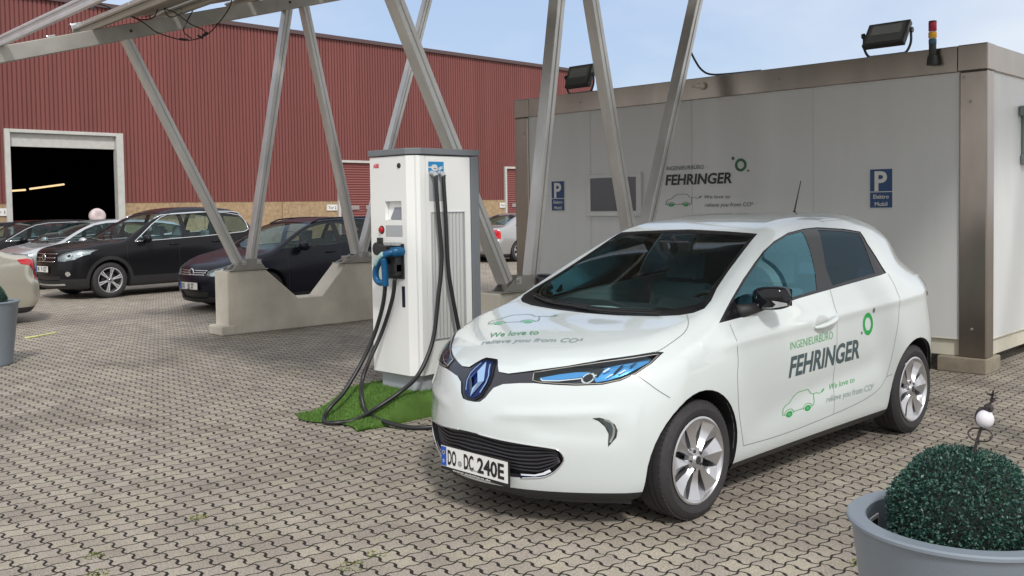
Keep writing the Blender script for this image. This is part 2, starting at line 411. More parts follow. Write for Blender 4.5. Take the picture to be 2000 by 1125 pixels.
# ------------------------------------------------------------------ warehouse (facade along x at y = 30)
YW = 30.0
M_red = mat('oxide_red_sheeting', (.185, .056, .050), .55, .0, noise=(1.6, .13, (1, 1, .05)))
M_redcap = mat('roof_edge_flashing', (.09, .055, .055), .5)
M_pebble = mat('exposed_aggregate_plinth', (.36, .255, .15), .9, noise=(9, .3), bump=(30, .6))
M_frame = mat('pale_door_frame', (.50, .50, .47), .5, noise=(6, .1))
M_shutter = mat('red_roller_shutter', (.22, .070, .064), .5)
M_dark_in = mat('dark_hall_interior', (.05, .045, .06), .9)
M_tube = mat('lit_tube_lamp', (.9, .85, .7), .5, emit=((1, .72, .38), .75))
ware = thing('warehouse', 'long red corrugated warehouse with a dark open gateway and pebbled plinth', 'warehouse', (20, YW, 0))
def wl(x, y, z): return (x-20, y-YW, z)
mb = MB(); pitch = .128
def corr(x0, x1, z0, z1):
    n = max(1, round((x1-x0)/pitch)); p = (x1-x0)/n
    prof = []
    for i in range(n):
        a = x0+i*p
        prof += [(a, 0), (a+p*.20, 0), (a+p*.26, -.035), (a+p*.94, -.035)]
    prof.append((x1, 0))
    vs = [wl(x, YW+d, z) for z in (z0, z1) for x, d in prof]; k = len(prof)
    mb.add(vs, [(i, i+1, k+i+1, k+i) for i in range(k-1)])
ZP, ZT, XE = 1.95, 8.0, 36.4
doors = [(9.72, 13.15, 4.12), (21.40, 25.2, 3.40), (30.30, 34.1, 3.32)]
xs = -14.0
for a, b_, h in doors:
    corr(xs, a, ZP, ZT); corr(a, b_, h, ZT); xs = b_
corr(xs, XE, ZP, ZT)
wall = mb.build('wall', M_red, ware)
pb = MB(); xs = -14.0
for a, b_, h in doors:
    pb.box(wl(xs, YW-.02, 0), wl(a, YW+.12, ZP)); xs = b_
pb.box(wl(xs, YW-.02, 0), wl(XE, YW+.12, ZP)); pb.build('plinth', M_pebble, ware)
pj = MB()
for x in (1.0, 4.0, 7.0, 15.9, 18.9, 27.5):
    pj.box(wl(x-.01, YW-.026, 0), wl(x+.01, YW-.019, ZP))
pj.build('plinth_joint', mat('plinth_joint', (.12, .09, .06), .9), ware)
cap = MB(); cap.box(wl(-14, YW-.13, ZT-.03), wl(XE+.05, YW+.3, ZT+.11)); cap.build('roof_edge', M_redcap, ware)
rf = MB(); rf.box(wl(-14, YW+.31, ZT-.2), wl(XE, YW+24, ZT)); rf.build('roof', M_redcap, ware)
# open gateway, deep dark hall behind it
gt = MB(); a, b_, h = doors[0]
gt.box(wl(a-.02, YW-.12, 0), wl(a+.13, YW+.14, h)); gt.box(wl(b_-.20, YW-.12, 0), wl(b_+.02, YW+.14, h)); gt.box(wl(a+.13, YW-.12, h-.10), wl(b_-.20, YW+.14, h)); gt.box(wl(a+.13, YW+.02, h-.50), wl(b_-.20, YW+.14, h-.104))
gate_frame = gt.build('gateway_frame', M_frame, ware, bevel=.01)
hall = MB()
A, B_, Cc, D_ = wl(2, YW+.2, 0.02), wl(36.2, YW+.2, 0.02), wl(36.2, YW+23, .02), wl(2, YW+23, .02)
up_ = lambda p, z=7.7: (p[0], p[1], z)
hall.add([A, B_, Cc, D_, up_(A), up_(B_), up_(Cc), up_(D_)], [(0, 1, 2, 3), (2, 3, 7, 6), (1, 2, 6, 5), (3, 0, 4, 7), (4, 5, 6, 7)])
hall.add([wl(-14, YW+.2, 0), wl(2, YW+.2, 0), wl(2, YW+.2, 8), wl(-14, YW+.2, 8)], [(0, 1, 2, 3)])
sw = MB(); sw.box(wl(XE-.1, YW+.12, 0), wl(XE, YW+24, ZT-.2)); sw.build('side_wall', M_red, ware)
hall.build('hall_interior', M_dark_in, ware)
for x0, z0, x1, z1 in ((12.41, 2.50, 13.0, 2.545), (13.14, 2.58, 14.40, 2.76)):
    l = MB(); l.tube([wl(x0, YW+8, z0), wl(x1, YW+8, z1)], .035, 6); l.build('tube_lamp', M_tube, ware)
for a, b_, h in doors[1:]:
    s = MB(); n = 36
    for i in range(n):
        z0 = h*i/n
        s.add([wl(a, YW-.0, z0), wl(b_, YW-.0, z0), wl(b_, YW-.03, z0+h/n*.5), wl(a, YW-.03, z0+h/n*.5), wl(b_, YW-.0, z0+h/n), wl(a, YW-.0, z0+h/n)], [(0, 1, 2, 3), (3, 2, 4, 5)])
    sh = s.build('roller_door', M_shutter, ware)
    fr = MB(); fr.box(wl(a-.10, YW-.10, 0), wl(a, YW+.05, h+.09)); fr.box(wl(b_, YW-.10, 0), wl(b_+.1, YW+.05, h+.09)); fr.box(wl(a, YW-.10, h), wl(b_, YW+.05, h+.09))
    fr.build('door_frame', M_frame, sh)
    wi = MB()
    for k in range(4):
        x0 = a+.35+k*.85; wi.box(wl(x0, YW-.055, 1.62), wl(x0+.52, YW-.032, 1.78))
    wi.build('door_window', mat('shutter_window', (.30, .26, .25), .3), sh)
M_sign = mat('white_sign', (.72, .72, .70), .5)
for x0, s_ in ((20.80, 'Tor 2'), (29.88, 'Tor 3'), (9.25, 'Tor 1')):
    q = MB(); q.box(wl(x0, YW-.06, 1.60), wl(x0+.46, YW-.025, 1.82)); sg = q.build('gate_sign', M_sign, ware)
    build_flat(text_flat(s_, lambda u, v: wl(x0+.05+u, YW-.064, 1.66+v), width=.36, cap=.1, weight=.01), 'gate_sign_text', M_plate_black, sg)
# a round wrapped reel standing inside the gateway, red machine beside it
rl = thing('cable_reel', 'pale round reel standing in the dark gateway', 'reel', (11.83, 28.8, 0))
q = MB(); q.lathe([(0, -.10), (.12, -.13), (.21, -.12), (.235, 0), (.21, .12), (.12, .13), (0, .10)], 28, (0, 0, 1.55), 'y'); q.build('reel_disc', mat('pale_pink_wrap', (.62, .52, .52), .6, noise=(5, .2)), rl, smooth=True)
q = MB(); q.box((-.12, -.1, .9), (.12, .1, 1.3)); q.box((-.3, -.2, .04), (.3, .2, .9)); q.build('reel_stand', M_frame, rl, bevel=.02)
rm = thing('stacked_crate', 'dark red crate in the shade inside the gateway', 'crate', (11.0, 32.0, 0))
q = MB(); q.box((-.7, -.4, 0), (.9, .4, 1.45)); q.build('crate_body', mat('dull_red', (.20, .03, .03), .6), rm, bevel=.02)
q = MB()
for z in (.4, .8, 1.2): q.box((-.72, -.43, z), (.92, -.4, z+.08))
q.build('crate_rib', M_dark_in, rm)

# ------------------------------------------------------------------ office container (long face along y at x = 9.45)
XC, Y0, Y1, ZB, ZC = 9.45, 3.09, 9.17, .15, 3.085
M_panel = mat('white_sandwich_panel', (.63, .645, .64), .42, noise=(2.2, .05, (1, 1, .07)))
M_steel = mat('brushed_stainless_trim', (.33, .29, .25), .25, .95, noise=(3, .16, (1, 1, .25)))
M_sill = mat('ivory_base_rail', (.58, .555, .46), .55, noise=(4, .1))
cont = thing('office_container', 'white site container with brown stainless steel corner posts and top rail', 'container', (XC, Y0, 0))
def cl(x, y, z): return (x-XC, y-Y0, z)
q = MB(); q.box(cl(XC+.02, Y0+.02, ZB+.17), cl(XC+2.42, Y1-.02, ZC-.02)); q.build('wall_panel', M_panel, cont)
seam = MB()
for y in (4.817, 6.327, 7.849): seam.box(cl(XC+.016, y-.004, ZB+.17), cl(XC+.021, y+.004, ZC-.25))
for x in (10.9, ): seam.box(cl(x-.004, Y0+.016, ZB+.17), cl(x+.004, Y0+.021, ZC-.25))
seam.build('panel_joint', mat('panel_joint', (.58, .58, .575), .6), cont)
for (x, y) in ((XC, Y0), (XC, Y1), (XC+2.44, Y0), (XC+2.44, Y1)):
    q = MB(); sx = 1 if x == XC else -1; sy = 1 if y == Y0 else -1
    q.box(cl(*(min(x, x+sx*.20), min(y, y+sy*.25), ZB-.0)), cl(max(x, x+sx*.20), max(y, y+sy*.25), ZC-.252)); q.build('corner_post', M_steel, cont, bevel=.012)
    q = MB(); q.box(cl(*(min(x-sx*.004, x+sx*.22), min(y-sy*.004, y+sy*.27), ZC-.25)), cl(max(x-sx*.004, x+sx*.22), max(y-sy*.004, y+sy*.27), ZC)); q.build('corner_cap', M_steel, cont, bevel=.012)
q = MB(); q.box(cl(XC, Y0+.27, ZC-.25), cl(XC+.18, Y1-.27, ZC-.004)); q.box(cl(XC+2.26, Y0+.27, ZC-.25), cl(XC+2.44, Y1-.27, ZC-.004))
q.box(cl(XC+.22, Y0, ZC-.25), cl(XC+2.22, Y0+.18, ZC-.004)); q.box(cl(XC+.22, Y1-.18, ZC-.25), cl(XC+2.22, Y1, ZC-.004)); q.build('top_rail', M_steel, cont, bevel=.008)
q = MB(); q.box(cl(XC+.04, Y0+.25, ZB), cl(XC+.16, Y1-.25, ZB+.15)); q.box(cl(XC+.2, Y0+.04, ZB), cl(XC+2.24, Y0+.16, ZB+.15)); q.box(cl(XC+.016, Y0+.25, ZB+.155), cl(XC+.06, Y1-.25, ZB+.17)); q.box(cl(XC+.2, Y0+.016, ZB+.155), cl(XC+2.24, Y0+.06, ZB+.17))
q.build('base_rail', M_sill, cont, bevel=.004)
q = MB(); q.box(cl(XC+.2, Y0+.2, ZC-.02), cl(XC+2.24, Y1-.2, ZC+.02)); q.build('roof_sheet', M_galv, cont)
sc_ = MB()
for (y, z) in ((3.24, 2.55), (3.22, .42), (8.98, 2.62), (3.30, 2.78), (8.0, 2.95), (5.2, 2.96)): sc_.lathe([(0, -.008), (.012, -.006), (.014, 0)], 8, cl(XC, y, z), 'x')
sc_.build('rivet', M_galv_dark, cont)
# wall-mounted pieces
q = MB(); q.box(cl(XC-.02, 7.04, 1.50), cl(XC+.019, 7.88, 2.03)); scr = q.build('display_frame', M_panel, cont, bevel=.004)
q = MB(); q.box(cl(XC-.026, 7.112, 1.565), cl(XC-.016, 7.822, 1.979)); q.build('display_glass', mat('dark_display', (.028, .026, .038), .16, 0, .3), scr)
M_sblue = mat('sign_blue', (.012, .055, .17), .4)
M_swhite = mat('sign_white', (.68, .68, .66), .45)
def psign(yl, yr, zt, zb, nm):
    """blue parking sign on the wall; yl is its left edge as seen from the yard"""
    root = thing('parking_sign', nm, 'sign', (XC, yr, zb), group='blue parking signs on the container')
    W, H = yl-yr, zt-zb
    f = lambda u, v, d: (.019-d, W-u, v)
    q = MB(); q.add([f(0,0,.008), f(W,0,.008), f(W,H,.008), f(0,H,.008), f(0,0,0), f(W,0,0), f(W,H,0), f(0,H,0)], [(0,1,2,3),(0,4,5,1),(1,5,6,2),(2,6,7,3),(3,7,4,0)]); q.build('sign_plate', M_swhite, root)
    q = MB()
    for (v0, v1) in ((.006, H*.405), (H*.425, H-.006)): q.add([f(.006, v0, .0095), f(W-.006, v0, .0095), f(W-.006, v1, .0095), f(.006, v1, .0095)], [(0, 1, 2, 3)])
    build_flat(q, 'sign_face', M_sblue, root)
    build_flat(text_flat('P', lambda u, v: f(W*.22+u, H*.455+v, .011), width=W*.54, cap=H*.49, weight=.028), 'sign_letter', M_swhite, root)
    for s_, vb in (('Elektro', .245), ('Mobil', .06)):
        wd = W*(.66 if s_ == 'Elektro' else .54)
        build_flat(text_flat(s_, lambda u, v: f(W/2-wd/2+u, H*vb+v, .011), width=wd, cap=H*.105, weight=.012), 'sign_text', M_swhite, root)
psign(8.519, 8.287, 1.967, 1.572, 'blue P Elektro Mobil sign left of the dark display on the container wall')
psign(4.210, 3.972, 1.961, 1.564, 'blue P Elektro Mobil sign near the stainless corner post of the container')
# company lettering on the wall
lw = lambda u0, v0: (lambda u, v: cl(XC+.014, u0-u, v0+v))
build_flat(text_flat('INGENIEURBÜRO', lw(6.69, 2.038), width=.53, cap=.050, shear=.08), 'wall_lettering', M_letter_grey, cont)
build_flat(text_flat('FEHRINGER', lw(6.70, 1.867), width=.905, cap=.122, weight=.03, shear=.14), 'wall_lettering', M_plate_black, cont)
build_flat(text_flat('We love to', lw(6.158, 1.695), width=.338, cap=.042, shear=.14), 'wall_lettering', M_letter_grey, cont)
build_flat(text_flat('relieve you from CO²', lw(6.155, 1.602), width=.625, cap=.048, shear=.14), 'wall_lettering', M_letter_grey, cont)
bd, wh_ = icon2d(); fi = lambda u, v: cl(XC+.014, 6.694-u*.478, 1.605+v*.255)
q = MB(); q.add([fi(*p) for p in bd[0]], bd[1]); build_flat(q, 'wall_pictogram', M_letter_grey, cont)
q = MB(); q.add([fi(*p) for p in wh_[0]], wh_[1]); build_flat(q, 'wall_pictogram_wheel', M_green, cont)
q = MB(); V, Fc = ring2d((5.683, 2.062), .073, .043); q.add([cl(XC+.014, u, v) for u, v in V], Fc); build_flat(q, 'wall_logo_ring', mat('dark_green_vinyl', (.02, .13, .05), .4), cont)
q = MB()
for c_, r_ in (((5.78, 2.14), .02), ((5.589, 1.994), .012)):
    V, Fc = disc2d(c_, r_); q.add([cl(XC+.014, u, v) for u, v in V], Fc)
build_flat(q, 'wall_logo_dot', M_letter_grey, cont)
# door furniture on the right-hand side
q = MB(); q.box(cl(10.40, Y0-.05, 2.46), cl(10.62, Y0+.015, 2.56)); q.box(cl(10.49, Y0-.07, 2.0), cl(10.66, Y0+.015, 2.50)); q.box(cl(10.46, Y0-.05, 1.98), cl(10.66, Y0+.015, 2.08)); q.build('junction_box', mat('grey_green_box', (.20, .25, .25), .5), cont, bevel=.01)
# concrete blocks under the corners
for i, (x, y, lb) in enumerate(((XC-.03, Y0-.01, 'concrete pad under the near stainless corner post of the container'), (XC-.03, Y1-.4, 'concrete pad under the far corner post of the container'), (XC+2.1, Y0-.01, 'concrete pad under the right rear corner of the container'))):
    q = MB(); q.box((x, y, 0), (x+.40, y+.45, .148)); tag(q.build('concrete_block', mat('block_concrete', (.26, .225, .17), .9, noise=(6, .2), bump=(60, .3)), None, bevel=.012), lb, 'concrete block', 'concrete pads carrying the container')
# white pipe stub and conduit on the top rail
q = MB(); q.lathe([(0, -.06), (.035, -.06), (.042, -.03), (.042, 0)], 14, cl(XC, 6.165, 2.982), 'x'); q.tube([cl(XC-.05, 6.165, 2.982), cl(XC-.06, 6.215, 2.982), cl(XC-.06, 6.245, 2.985)], .024, 8); q.build('vent_stub', mat('ivory_plastic', (.62, .58, .50), .5), cont, smooth=True)
q = MB(); q.tube(smooth_path([cl(9.42, 6.36, 3.62), cl(9.42, 6.31, 3.42), cl(9.42, 6.235, 3.27), cl(9.42, 6.15, 3.16), cl(9.46, 6.06, 3.105), cl(9.55, 5.9, 3.10), cl(9.6, 5.5, 3.10)], 8), .012, 6)
q.build('conduit', M_black_rubber, cont, smooth=True)

# ------------------------------------------------------------------ floodlights and signal tower on the container roof
M_flood = mat('dark_grey_lamp_housing', (.035, .038, .038), .45)
M_flood_glass = mat('flood_glass', (.10, .11, .11), .12, .1, .3)
def flood(loc, rz, tilt, lab, W=.40, H=.30, hs=M_flood):
    root = thing('floodlight', lab, 'floodlight', loc, rz, 'floodlights on the container roof')
    # local: x = right across the lamp, y = depth away from the glass, z up
    c, s = math.cos(tilt), math.sin(tilt)
    piv = Vector((0, 0, .22))
    X, Y, Z = Vector((1, 0, 0)), Vector((0, c, -s)), Vector((0, s, c))
    q = MB(); q.frame(piv, X, Y, Z, (-W/2, 0, -H/2), (W/2, .06, H/2))
    for k in range(7): q.frame(piv, X, Y, Z, (-W*.38+k*W*.125, .06, -H*.36), (-W*.38+k*W*.125+.012, .095, H*.36))
    h = q.build('lamp_housing', hs, root, bevel=.012)
    q = MB(); q.frame(piv, X, Y, Z, (-W*.43, -.006, -H*.42), (W*.43, -.001, H*.42)); q.build('lamp_glass', M_flood_glass, h)
    q = MB(); q.frame(piv, X, Y, Z, (-W*.36, -.010, -H*.08), (W*.36, -.007, H*.34)); q.build('lamp_reflector', mat('lamp_reflector', (.30, .32, .32), .25, .6), h)
    q = MB()
    q.tube(smooth_path([(-W/2-.025, .03, .22), (-W/2-.025, .03, .10), (-W/2+.02, .03, .012), (-W/2+.09, .03, .004)], 6), .013, 8)
    q.tube(smooth_path([(W/2+.025, .03, .22), (W/2+.025, .03, .10), (W/2-.02, .03, .012), (W/2-.09, .03, .004)], 6), .013, 8)
    q.box((-W/2+.07, .01, 0), (W/2-.07, .05, .012)); q.build('lamp_bracket', hs, root, smooth=False)
    q = MB(); q.lathe([(0, -W/2-.045), (.028, -W/2-.045), (.028, -W/2-.02)], 12, (0, .03, .22), 'x'); q.lathe([(0, W/2+.045), (.028, W/2+.045), (.028, W/2+.02)], 12, (0, .03, .22), 'x'); q.build('lamp_knob', hs, root)
    return root
flood((9.50, 4.06, ZC), R(-90), R(38), 'grey floodlight with tilted glass next to the red and yellow signal tower', .42, .30)
flood((9.50, 8.06, ZC), R(-90), R(20), 'square black floodlight behind the aluminium struts on the container roof', .40, .30)
tw = thing('signal_tower', 'slim signal tower lamp with red, amber and blue segments on the container edge', 'signal lamp', (XC-.065, 3.561, 2.92))
for nm, z0, z1, r_, m_ in (('tower_base', 0, .09, .055, M_flood), ('tower_stem', .09, .19, .034, M_flood), ('tower_segment', .19, .245, .036, mat('blue_lamp', (.03, .10, .16), .2)), ('tower_segment', .252, .31, .038, mat('amber_lamp', (.80, .42, .01), .2)), ('tower_segment', .317, .405, .037, mat('red_lamp', (.42, .01, .05), .2)), ('tower_cap', .405, .415, .038, M_flood)):
    q = MB(); q.lathe([(0, z0), (r_*.9, z0), (r_, z0+.006), (r_*(.8 if nm == 'tower_base' else 1), z1-.004), (r_*.85, z1), (0, z1)], 18); q.build(nm, m_, tw, smooth=False, auto=.6)
q = MB(); q.box((0, -.03, .01), (.062, .03, .07)); q.build('tower_bracket', M_flood, tw, bevel=.006)
# ------------------------------------------------------------------ solar carport: two V-trusses on concrete footings
CP = (6.43, 11.498); CA = R(-2.55)
def foot(t0, lab):
    f = MB()
    prof = [(-.04, .0), (-.04, .845), (.53, .838), (1.01, .422), (1.40, .422), (1.81, .858), (2.38, .852), (2.38, .0)]
    f.prism(prof, t0, t0+.36, lambda u, v, t: (u, t, v))
    f2 = MB(); f2.box((-.14, t0-.012, 0), (.06, t0+.372, .13))
    o = f.build('concrete_footing', M_conc, None, bevel=.015)
    o.location = (CP[0], CP[1], 0); o.rotation_euler = (0, 0, CA)
    tag(o, lab, 'footing', 'concrete footings of the carport')
    f2.build('footing_plinth', M_conc, o, bevel=.02)
    return o
# the plinth of the visible footing only sticks out at its left end
def foot_vis(t0, lab):
    o = foot(t0, lab)
    return o
foot_vis(0, 'pale concrete footing with a V notch in front of the dark parked estate car')
foot_vis(-5.3, 'concrete footing almost hidden behind the white hatchback, under the nearer struts')
cp = thing('solar_carport', 'aluminium carport of slanting struts and beams carrying solar panels over the yard', 'carport', (CP[0], CP[1], 0), CA)
def strut(p, q, t):
    b = MB(); b.bar((p[0], t, p[1]), (q[0], t, q[1]), .13, .105)
    return b.build('strut', M_galv, cp, bevel=.007)
def groove(p, q, t):
    b = MB(); b.bar((p[0], t-.066, p[1]), (q[0], t-.066, q[1]), .004, .010); return b
def bt(s): return 3.334+.29*(s+2.67)
TR = {0.0: [((.16, .94), (-1.24, 3.76)), ((.34, .94), (1.0, 4.42)), ((2.03, .99), (1.25, 4.50)), ((2.13, .99), (3.55, 5.16))],
      -5.3: [((.11, .94), (-1.28, 3.76)), ((.44, .94), (.98, 4.42)), ((1.97, .99), (1.16, 4.47)), ((2.03, .99), (3.55, 5.16))],
      -10.6: [((.16, .94), (-1.24, 3.76)), ((.34, .94), (1.0, 4.42)), ((2.03, .99), (1.25, 4.50)), ((2.13, .99), (3.55, 5.16))]}
for t0, ss in TR.items():
    tc_ = t0+.075
    for k, (a, b) in enumerate(ss):
        s_ = strut(a, b, tc_+(.0 if k % 2 == 0 else .002))
        groove(a, b, tc_).build('strut_groove', M_galv_dark, s_)
    bm_ = MB(); bm_.bar((-2.75, tc_, bt(-2.75)+.09), (5.2, tc_, bt(5.2)+.09), .14, .18); be = bm_.build('beam', M_galv_dark, cp, bevel=.006)
    ec = MB(); ec.bar((-2.78, tc_, bt(-2.78)+.09), (-2.752, tc_, bt(-2.752)+.09), .145, .185); ec.build('beam_end_cap', M_chrome, be)
    bo = MB()
    for s_ in (-1.2, 1.0, 1.3, 3.4): bo.lathe([(0, t0-.006), (.018, t0-.004), (.02, t0+.004)], 8, (s_, 0, bt(s_)+.09), 'y')
    bo.build('beam_bolt', M_dark_alloy, be)
    for s0, s1, s2, s3, zb in ((.02, .52, .20, .42, .846), (1.72, 2.26, 2.05, 2.22, .862)):
        g_ = MB(); g_.prism([(s0, zb+.012), (s1, zb+.012), (s3, zb+.15), (s2, zb+.15)], t0-.012, t0+.006, lambda u, v, t: (u, t, v))
        g_.prism([(s0, zb+.012), (s1, zb+.012), (s3, zb+.15), (s2, zb+.15)], t0+.146, t0+.164, lambda u, v, t: (u, t, v))
        g_.box((s0-.03, t0-.03, zb), (s1+.03, t0+.19, zb+.012)); g_.box((s0+.1, t0+.007, zb+.012), (s1-.1, t0+.145, zb+.10))
        gp = g_.build('gusset_plate', M_galv_dark, cp, bevel=.003)
        n_ = MB()
        for sx in ((s2+.0), (s3-.0)):
            n_.box((sx-.032, t0-.020, zb+.075), (sx+.032, t0-.013, zb+.135)); n_.lathe([(0, t0-.036), (.016, t0-.036), (.018, t0-.021)], 6, (sx, 0, zb+.105), 'y')
        n_.build('bolt', M_galv, gp)
dz = .18
M_pvback = mat('solar_panel_backsheet', (.25, .225, .18), .55, noise=(1.5, .1))
for s_ in (-2.66, -1.62, -.58, .46, 1.50, 2.54, 3.58, 4.62):
    q = MB(); z = bt(s_)+dz; sl_ = math.atan(.29)
    X = Vector((math.cos(sl_), 0, math.sin(sl_))); Z = Vector((-math.sin(sl_), 0, math.cos(sl_))); Y = Vector((0, 1, 0))
    o_ = Vector((s_, 0, z))
    q.frame(o_, X, Y, Z, (-.045, -11.4, 0), (.045, .72, .035)); q.frame(o_, X, Y, Z, (-.03, -11.4, .035), (.03, .72, .075)); q.frame(o_, X, Y, Z, (-.045, -11.4, .075), (.045, .72, .10))
    q.build('purlin', M_rail if s_ < -2 else M_pvback, cp, bevel=.004)
M_pvfront = mat('solar_cells', (.01, .014, .035), .12, 0, .6)
k_ = 0
for i in range(6):
    for j in range(7):
        s0 = -1.69+i*1.035; t1 = .42-j*1.63
        z = bt(s0)+dz+.105
        o_ = Vector((s0, t1, z))
        q = MB(); q.frame(o_, X, Y, Z, (0, -1.60, 0), (1.0, 0, .008)); pn = q.build('solar_panel', M_pvback, cp)
        q = MB()
        q.frame(o_, X, Y, Z, (.03, -1.57, .0325), (.97, -.03, .036)); q.build('solar_cells', M_pvfront, pn)
        q = MB()
        for lo, hi in (((-.002, -1.602, -.004), (.03, .002, .034)), ((.97, -1.602, -.004), (1.002, .002, .034)), ((.03, -1.602, -.004), (.97, -1.57, .034)), ((.03, -.03, -.004), (.97, .002, .034))): q.frame(o_, X, Y, Z, lo, hi)
        q.frame(o_, X, Y, Z, (.42, -.30, -.022), (.56, -.18, -.001))
        q.build('panel_frame', M_galv, pn)
for j in range(2, 4):  # unseen panels added to shade the yard; row kept short to light the charger
    s0 = -2.72; t1 = .42-j*1.69; o_ = Vector((s0, t1, bt(s0)+dz+.105))
    q = MB(); q.frame(o_, X, Y, Z, (0, -1.65, 0), (1.0, 0, .034)); q.build('solar_panel', M_pvback, cp)
q = MB(); q.frame(Vector((-1.66, .45, bt(-1.66)+dz)), X, Y, Z, (-.07, -.03, .02), (.07, .05, .15)); q.frame(Vector((-2.1, .1, bt(-2.1)+dz)), X, Y, Z, (-.05, -.03, -.01), (.05, .05, .03)); q.build('panel_clamp', M_chrome, cp, bevel=.004)
for path in ([(-1.70,-.15,4.02),(-1.63,-.15,4.10),(-1.42,-.15,4.03),(-1.23,-.15,3.99),(-1.12,-.15,3.97),(-.97,-.15,4.03),(-.9,-.15,4.22),(-.88,-.1,4.34)],
             [(-1.72,-.15,4.02),(-1.61,-.15,4.09),(-1.16,-.15,3.96),(-.97,-.15,3.85),(-.78,-.15,3.80),(-.58,-.15,3.78),(-.37,-.15,3.84),(-.2,-.15,3.97),(.02,-.15,4.26),(.1,-.1,4.5)],
             [(-.78,-.1,4.36),(-.83,-.15,4.22),(-.83,-.15,4.14),(-.71,-.15,4.11),(-.51,-.15,3.99),(-.35,-.15,3.94),(-.32,-.15,3.88),(-.37,-.15,3.84)],
             [(-.40,-.1,4.42),(-.42,-.15,4.28),(-.57,-.15,3.99),(-.6,-.15,3.88),(-.5,-.15,3.81)],
             [(-.86,-.1,4.34),(-.83,-.15,4.1),(-.75,-.15,4.05),(-.63,-.15,4.14),(-.6,-.1,4.40)]):
    q = MB(); q.tube(smooth_path(path, 8), .0075, 6); q.build('solar_cable', M_black_rubber, cp, smooth=True)
q = MB()
for p, d in (((-.66, -.15, 3.79), (.1, 0, 0.0)), ((-.36, -.15, 3.86), (.07, 0, .05)), ((-.42, -.15, 3.86), (.07, 0, -.03))): q.tube([p, tuple(Vector(p)+Vector(d))], .014, 6)
q.build('cable_plug', M_black_rubber, cp)

# ------------------------------------------------------------------ fast charger
M_chg = mat('charger_white', (.82, .83, .81), .38, 0, .3, noise=(2, .015))
M_chg_grey = mat('charger_grey', (.17, .185, .20), .45, noise=(3, .05))
M_chg_lgrey = mat('charger_pale_grey', (.40, .42, .44), .5)
M_chg_base = mat('charger_base_grey', (.36, .385, .41), .5, noise=(3, .05))
CX, CYR, CYL, CXB, CYC = 4.80, 5.765, 6.30, 5.41, 5.845
ch = thing('charging_station', 'tall white fast charging column with grey lid and two black cables', 'charging station', (CX, CYR, 0))
def k(x, y, z): return (x-CX, y-CYR, z)
CB, CT = .32, 2.05
def planp(poly, z0, z1): 
    q = MB(); q.prism(poly, z0, z1, lambda u, v, t: k(u, v, t)); return q
core = planp([(CX+.045, CYR+.02), (CXB, CYR+.02), (CXB+.06, CYL-.01), (CX+.045, CYL-.01)], CB+.002, CT-.002); core.build('cabinet', M_chg, ch)
# front door: slabs round the display recess, plus chamfered corner
q = MB(); RY0, RY1, RZ0, RZ1 = 5.906, 6.115, 1.547, 1.696
q.box(k(CX, RY1, CB), k(CX+.05, CYL, CT)); q.box(k(CX, CYC, CB), k(CX+.05, RY0, CT)); q.box(k(CX, RY0, CB), k(CX+.05, RY1, RZ0)); q.box(k(CX, RY0, RZ1), k(CX+.05, RY1, CT))
fd = q.build('front_door', M_chg, ch)
planp([(CX, CYC-.0005), (CX+.075, CYR), (CX+.13, CYR), (CX+.13, CYR+.03), (CX+.05, CYC-.0005)], CB, CT).build('corner_strip', M_chg, ch)
q = MB(); q.box(k(CX+.136, CYR, CB), k(CXB, CYR+.03, CT)); sd = q.build('side_door', M_chg, ch, bevel=.003)
planp([(CXB+.004, CYR-.012), (CXB+.09, CYR-.012), (CXB+.10, CYR+.03), (CXB+.10, CYL), (CXB+.004, CYL)], CB-.005, CT+.002).build('side_post', M_chg_grey, ch, bevel=.004)
planp([(CX-.012, CYC-.004), (CX+.072, CYR-.016), (CXB+.10, CYR-.016), (CXB+.112, CYR+.03), (CXB+.112, CYL+.012), (CX-.012, CYL+.012)], CT+.008, CT+.058).build('lid', M_chg_grey, ch, bevel=.006)
planp([(CX+.05, CYC+.02), (CX+.115, CYR+.05), (CXB+.04, CYR+.05), (CXB+.04, CYL-.04), (CX+.05, CYL-.04)], .15, CB-.004).build('base', M_chg_base, ch, bevel=.006)
# door details
q = MB(); q.add([k(CX+.030, RY1-.002, RZ0+.002), k(CX+.030, RY0, RZ0+.002), k(CX+.045, RY0, RZ1), k(CX+.045, RY1-.002, RZ1), k(CX+.012, RY1-.045, RZ0+.004), k(CX+.012, RY0+.003, RZ0+.004), k(CX+.040, RY0+.003, RZ0+.098), k(CX+.040, RY1-.078, RZ0+.098)], [(0, 1, 2, 3)]); q.build('display_recess', M_chg, fd)
q = MB(); q.add([k(CX+.018, RY1-.045, RZ0+.006), k(CX+.018, RY0+.004, RZ0+.006), k(CX+.038, RY0+.004, RZ0+.10), k(CX+.038, RY1-.078, RZ0+.10)], [(0, 1, 2, 3)]); q.build('display', mat('grey_display', (.20, .20, .23), .12, 0, .5), fd)
q = MB(); q.add([k(CX-.001, 6.109, 1.505), k(CX-.001, 5.898, 1.505), k(CX-.001, 5.898, 1.414), k(CX-.001, 6.109, 1.414)], [(0, 1, 2, 3)]); q.build('card_panel', M_chg_lgrey, fd)
q = MB(); q.lathe([(0, -.022), (.020, -.020), (.026, -.008), (.026, 0)], 18, k(CX, 6.160, 1.468), 'x'); q.build('emergency_stop', mat('stop_red', (.45, .01, .015), .3), fd, auto=.7)
q = MB(); q.lathe([(.027, -.004), (.034, -.004), (.034, 0)], 18, k(CX, 6.160, 1.468), 'x'); q.lathe([(0, -.008), (.018, -.008), (.022, 0)], 16, k(CX, 5.927, 1.974), 'x'); q.build('lock', M_trim, fd)
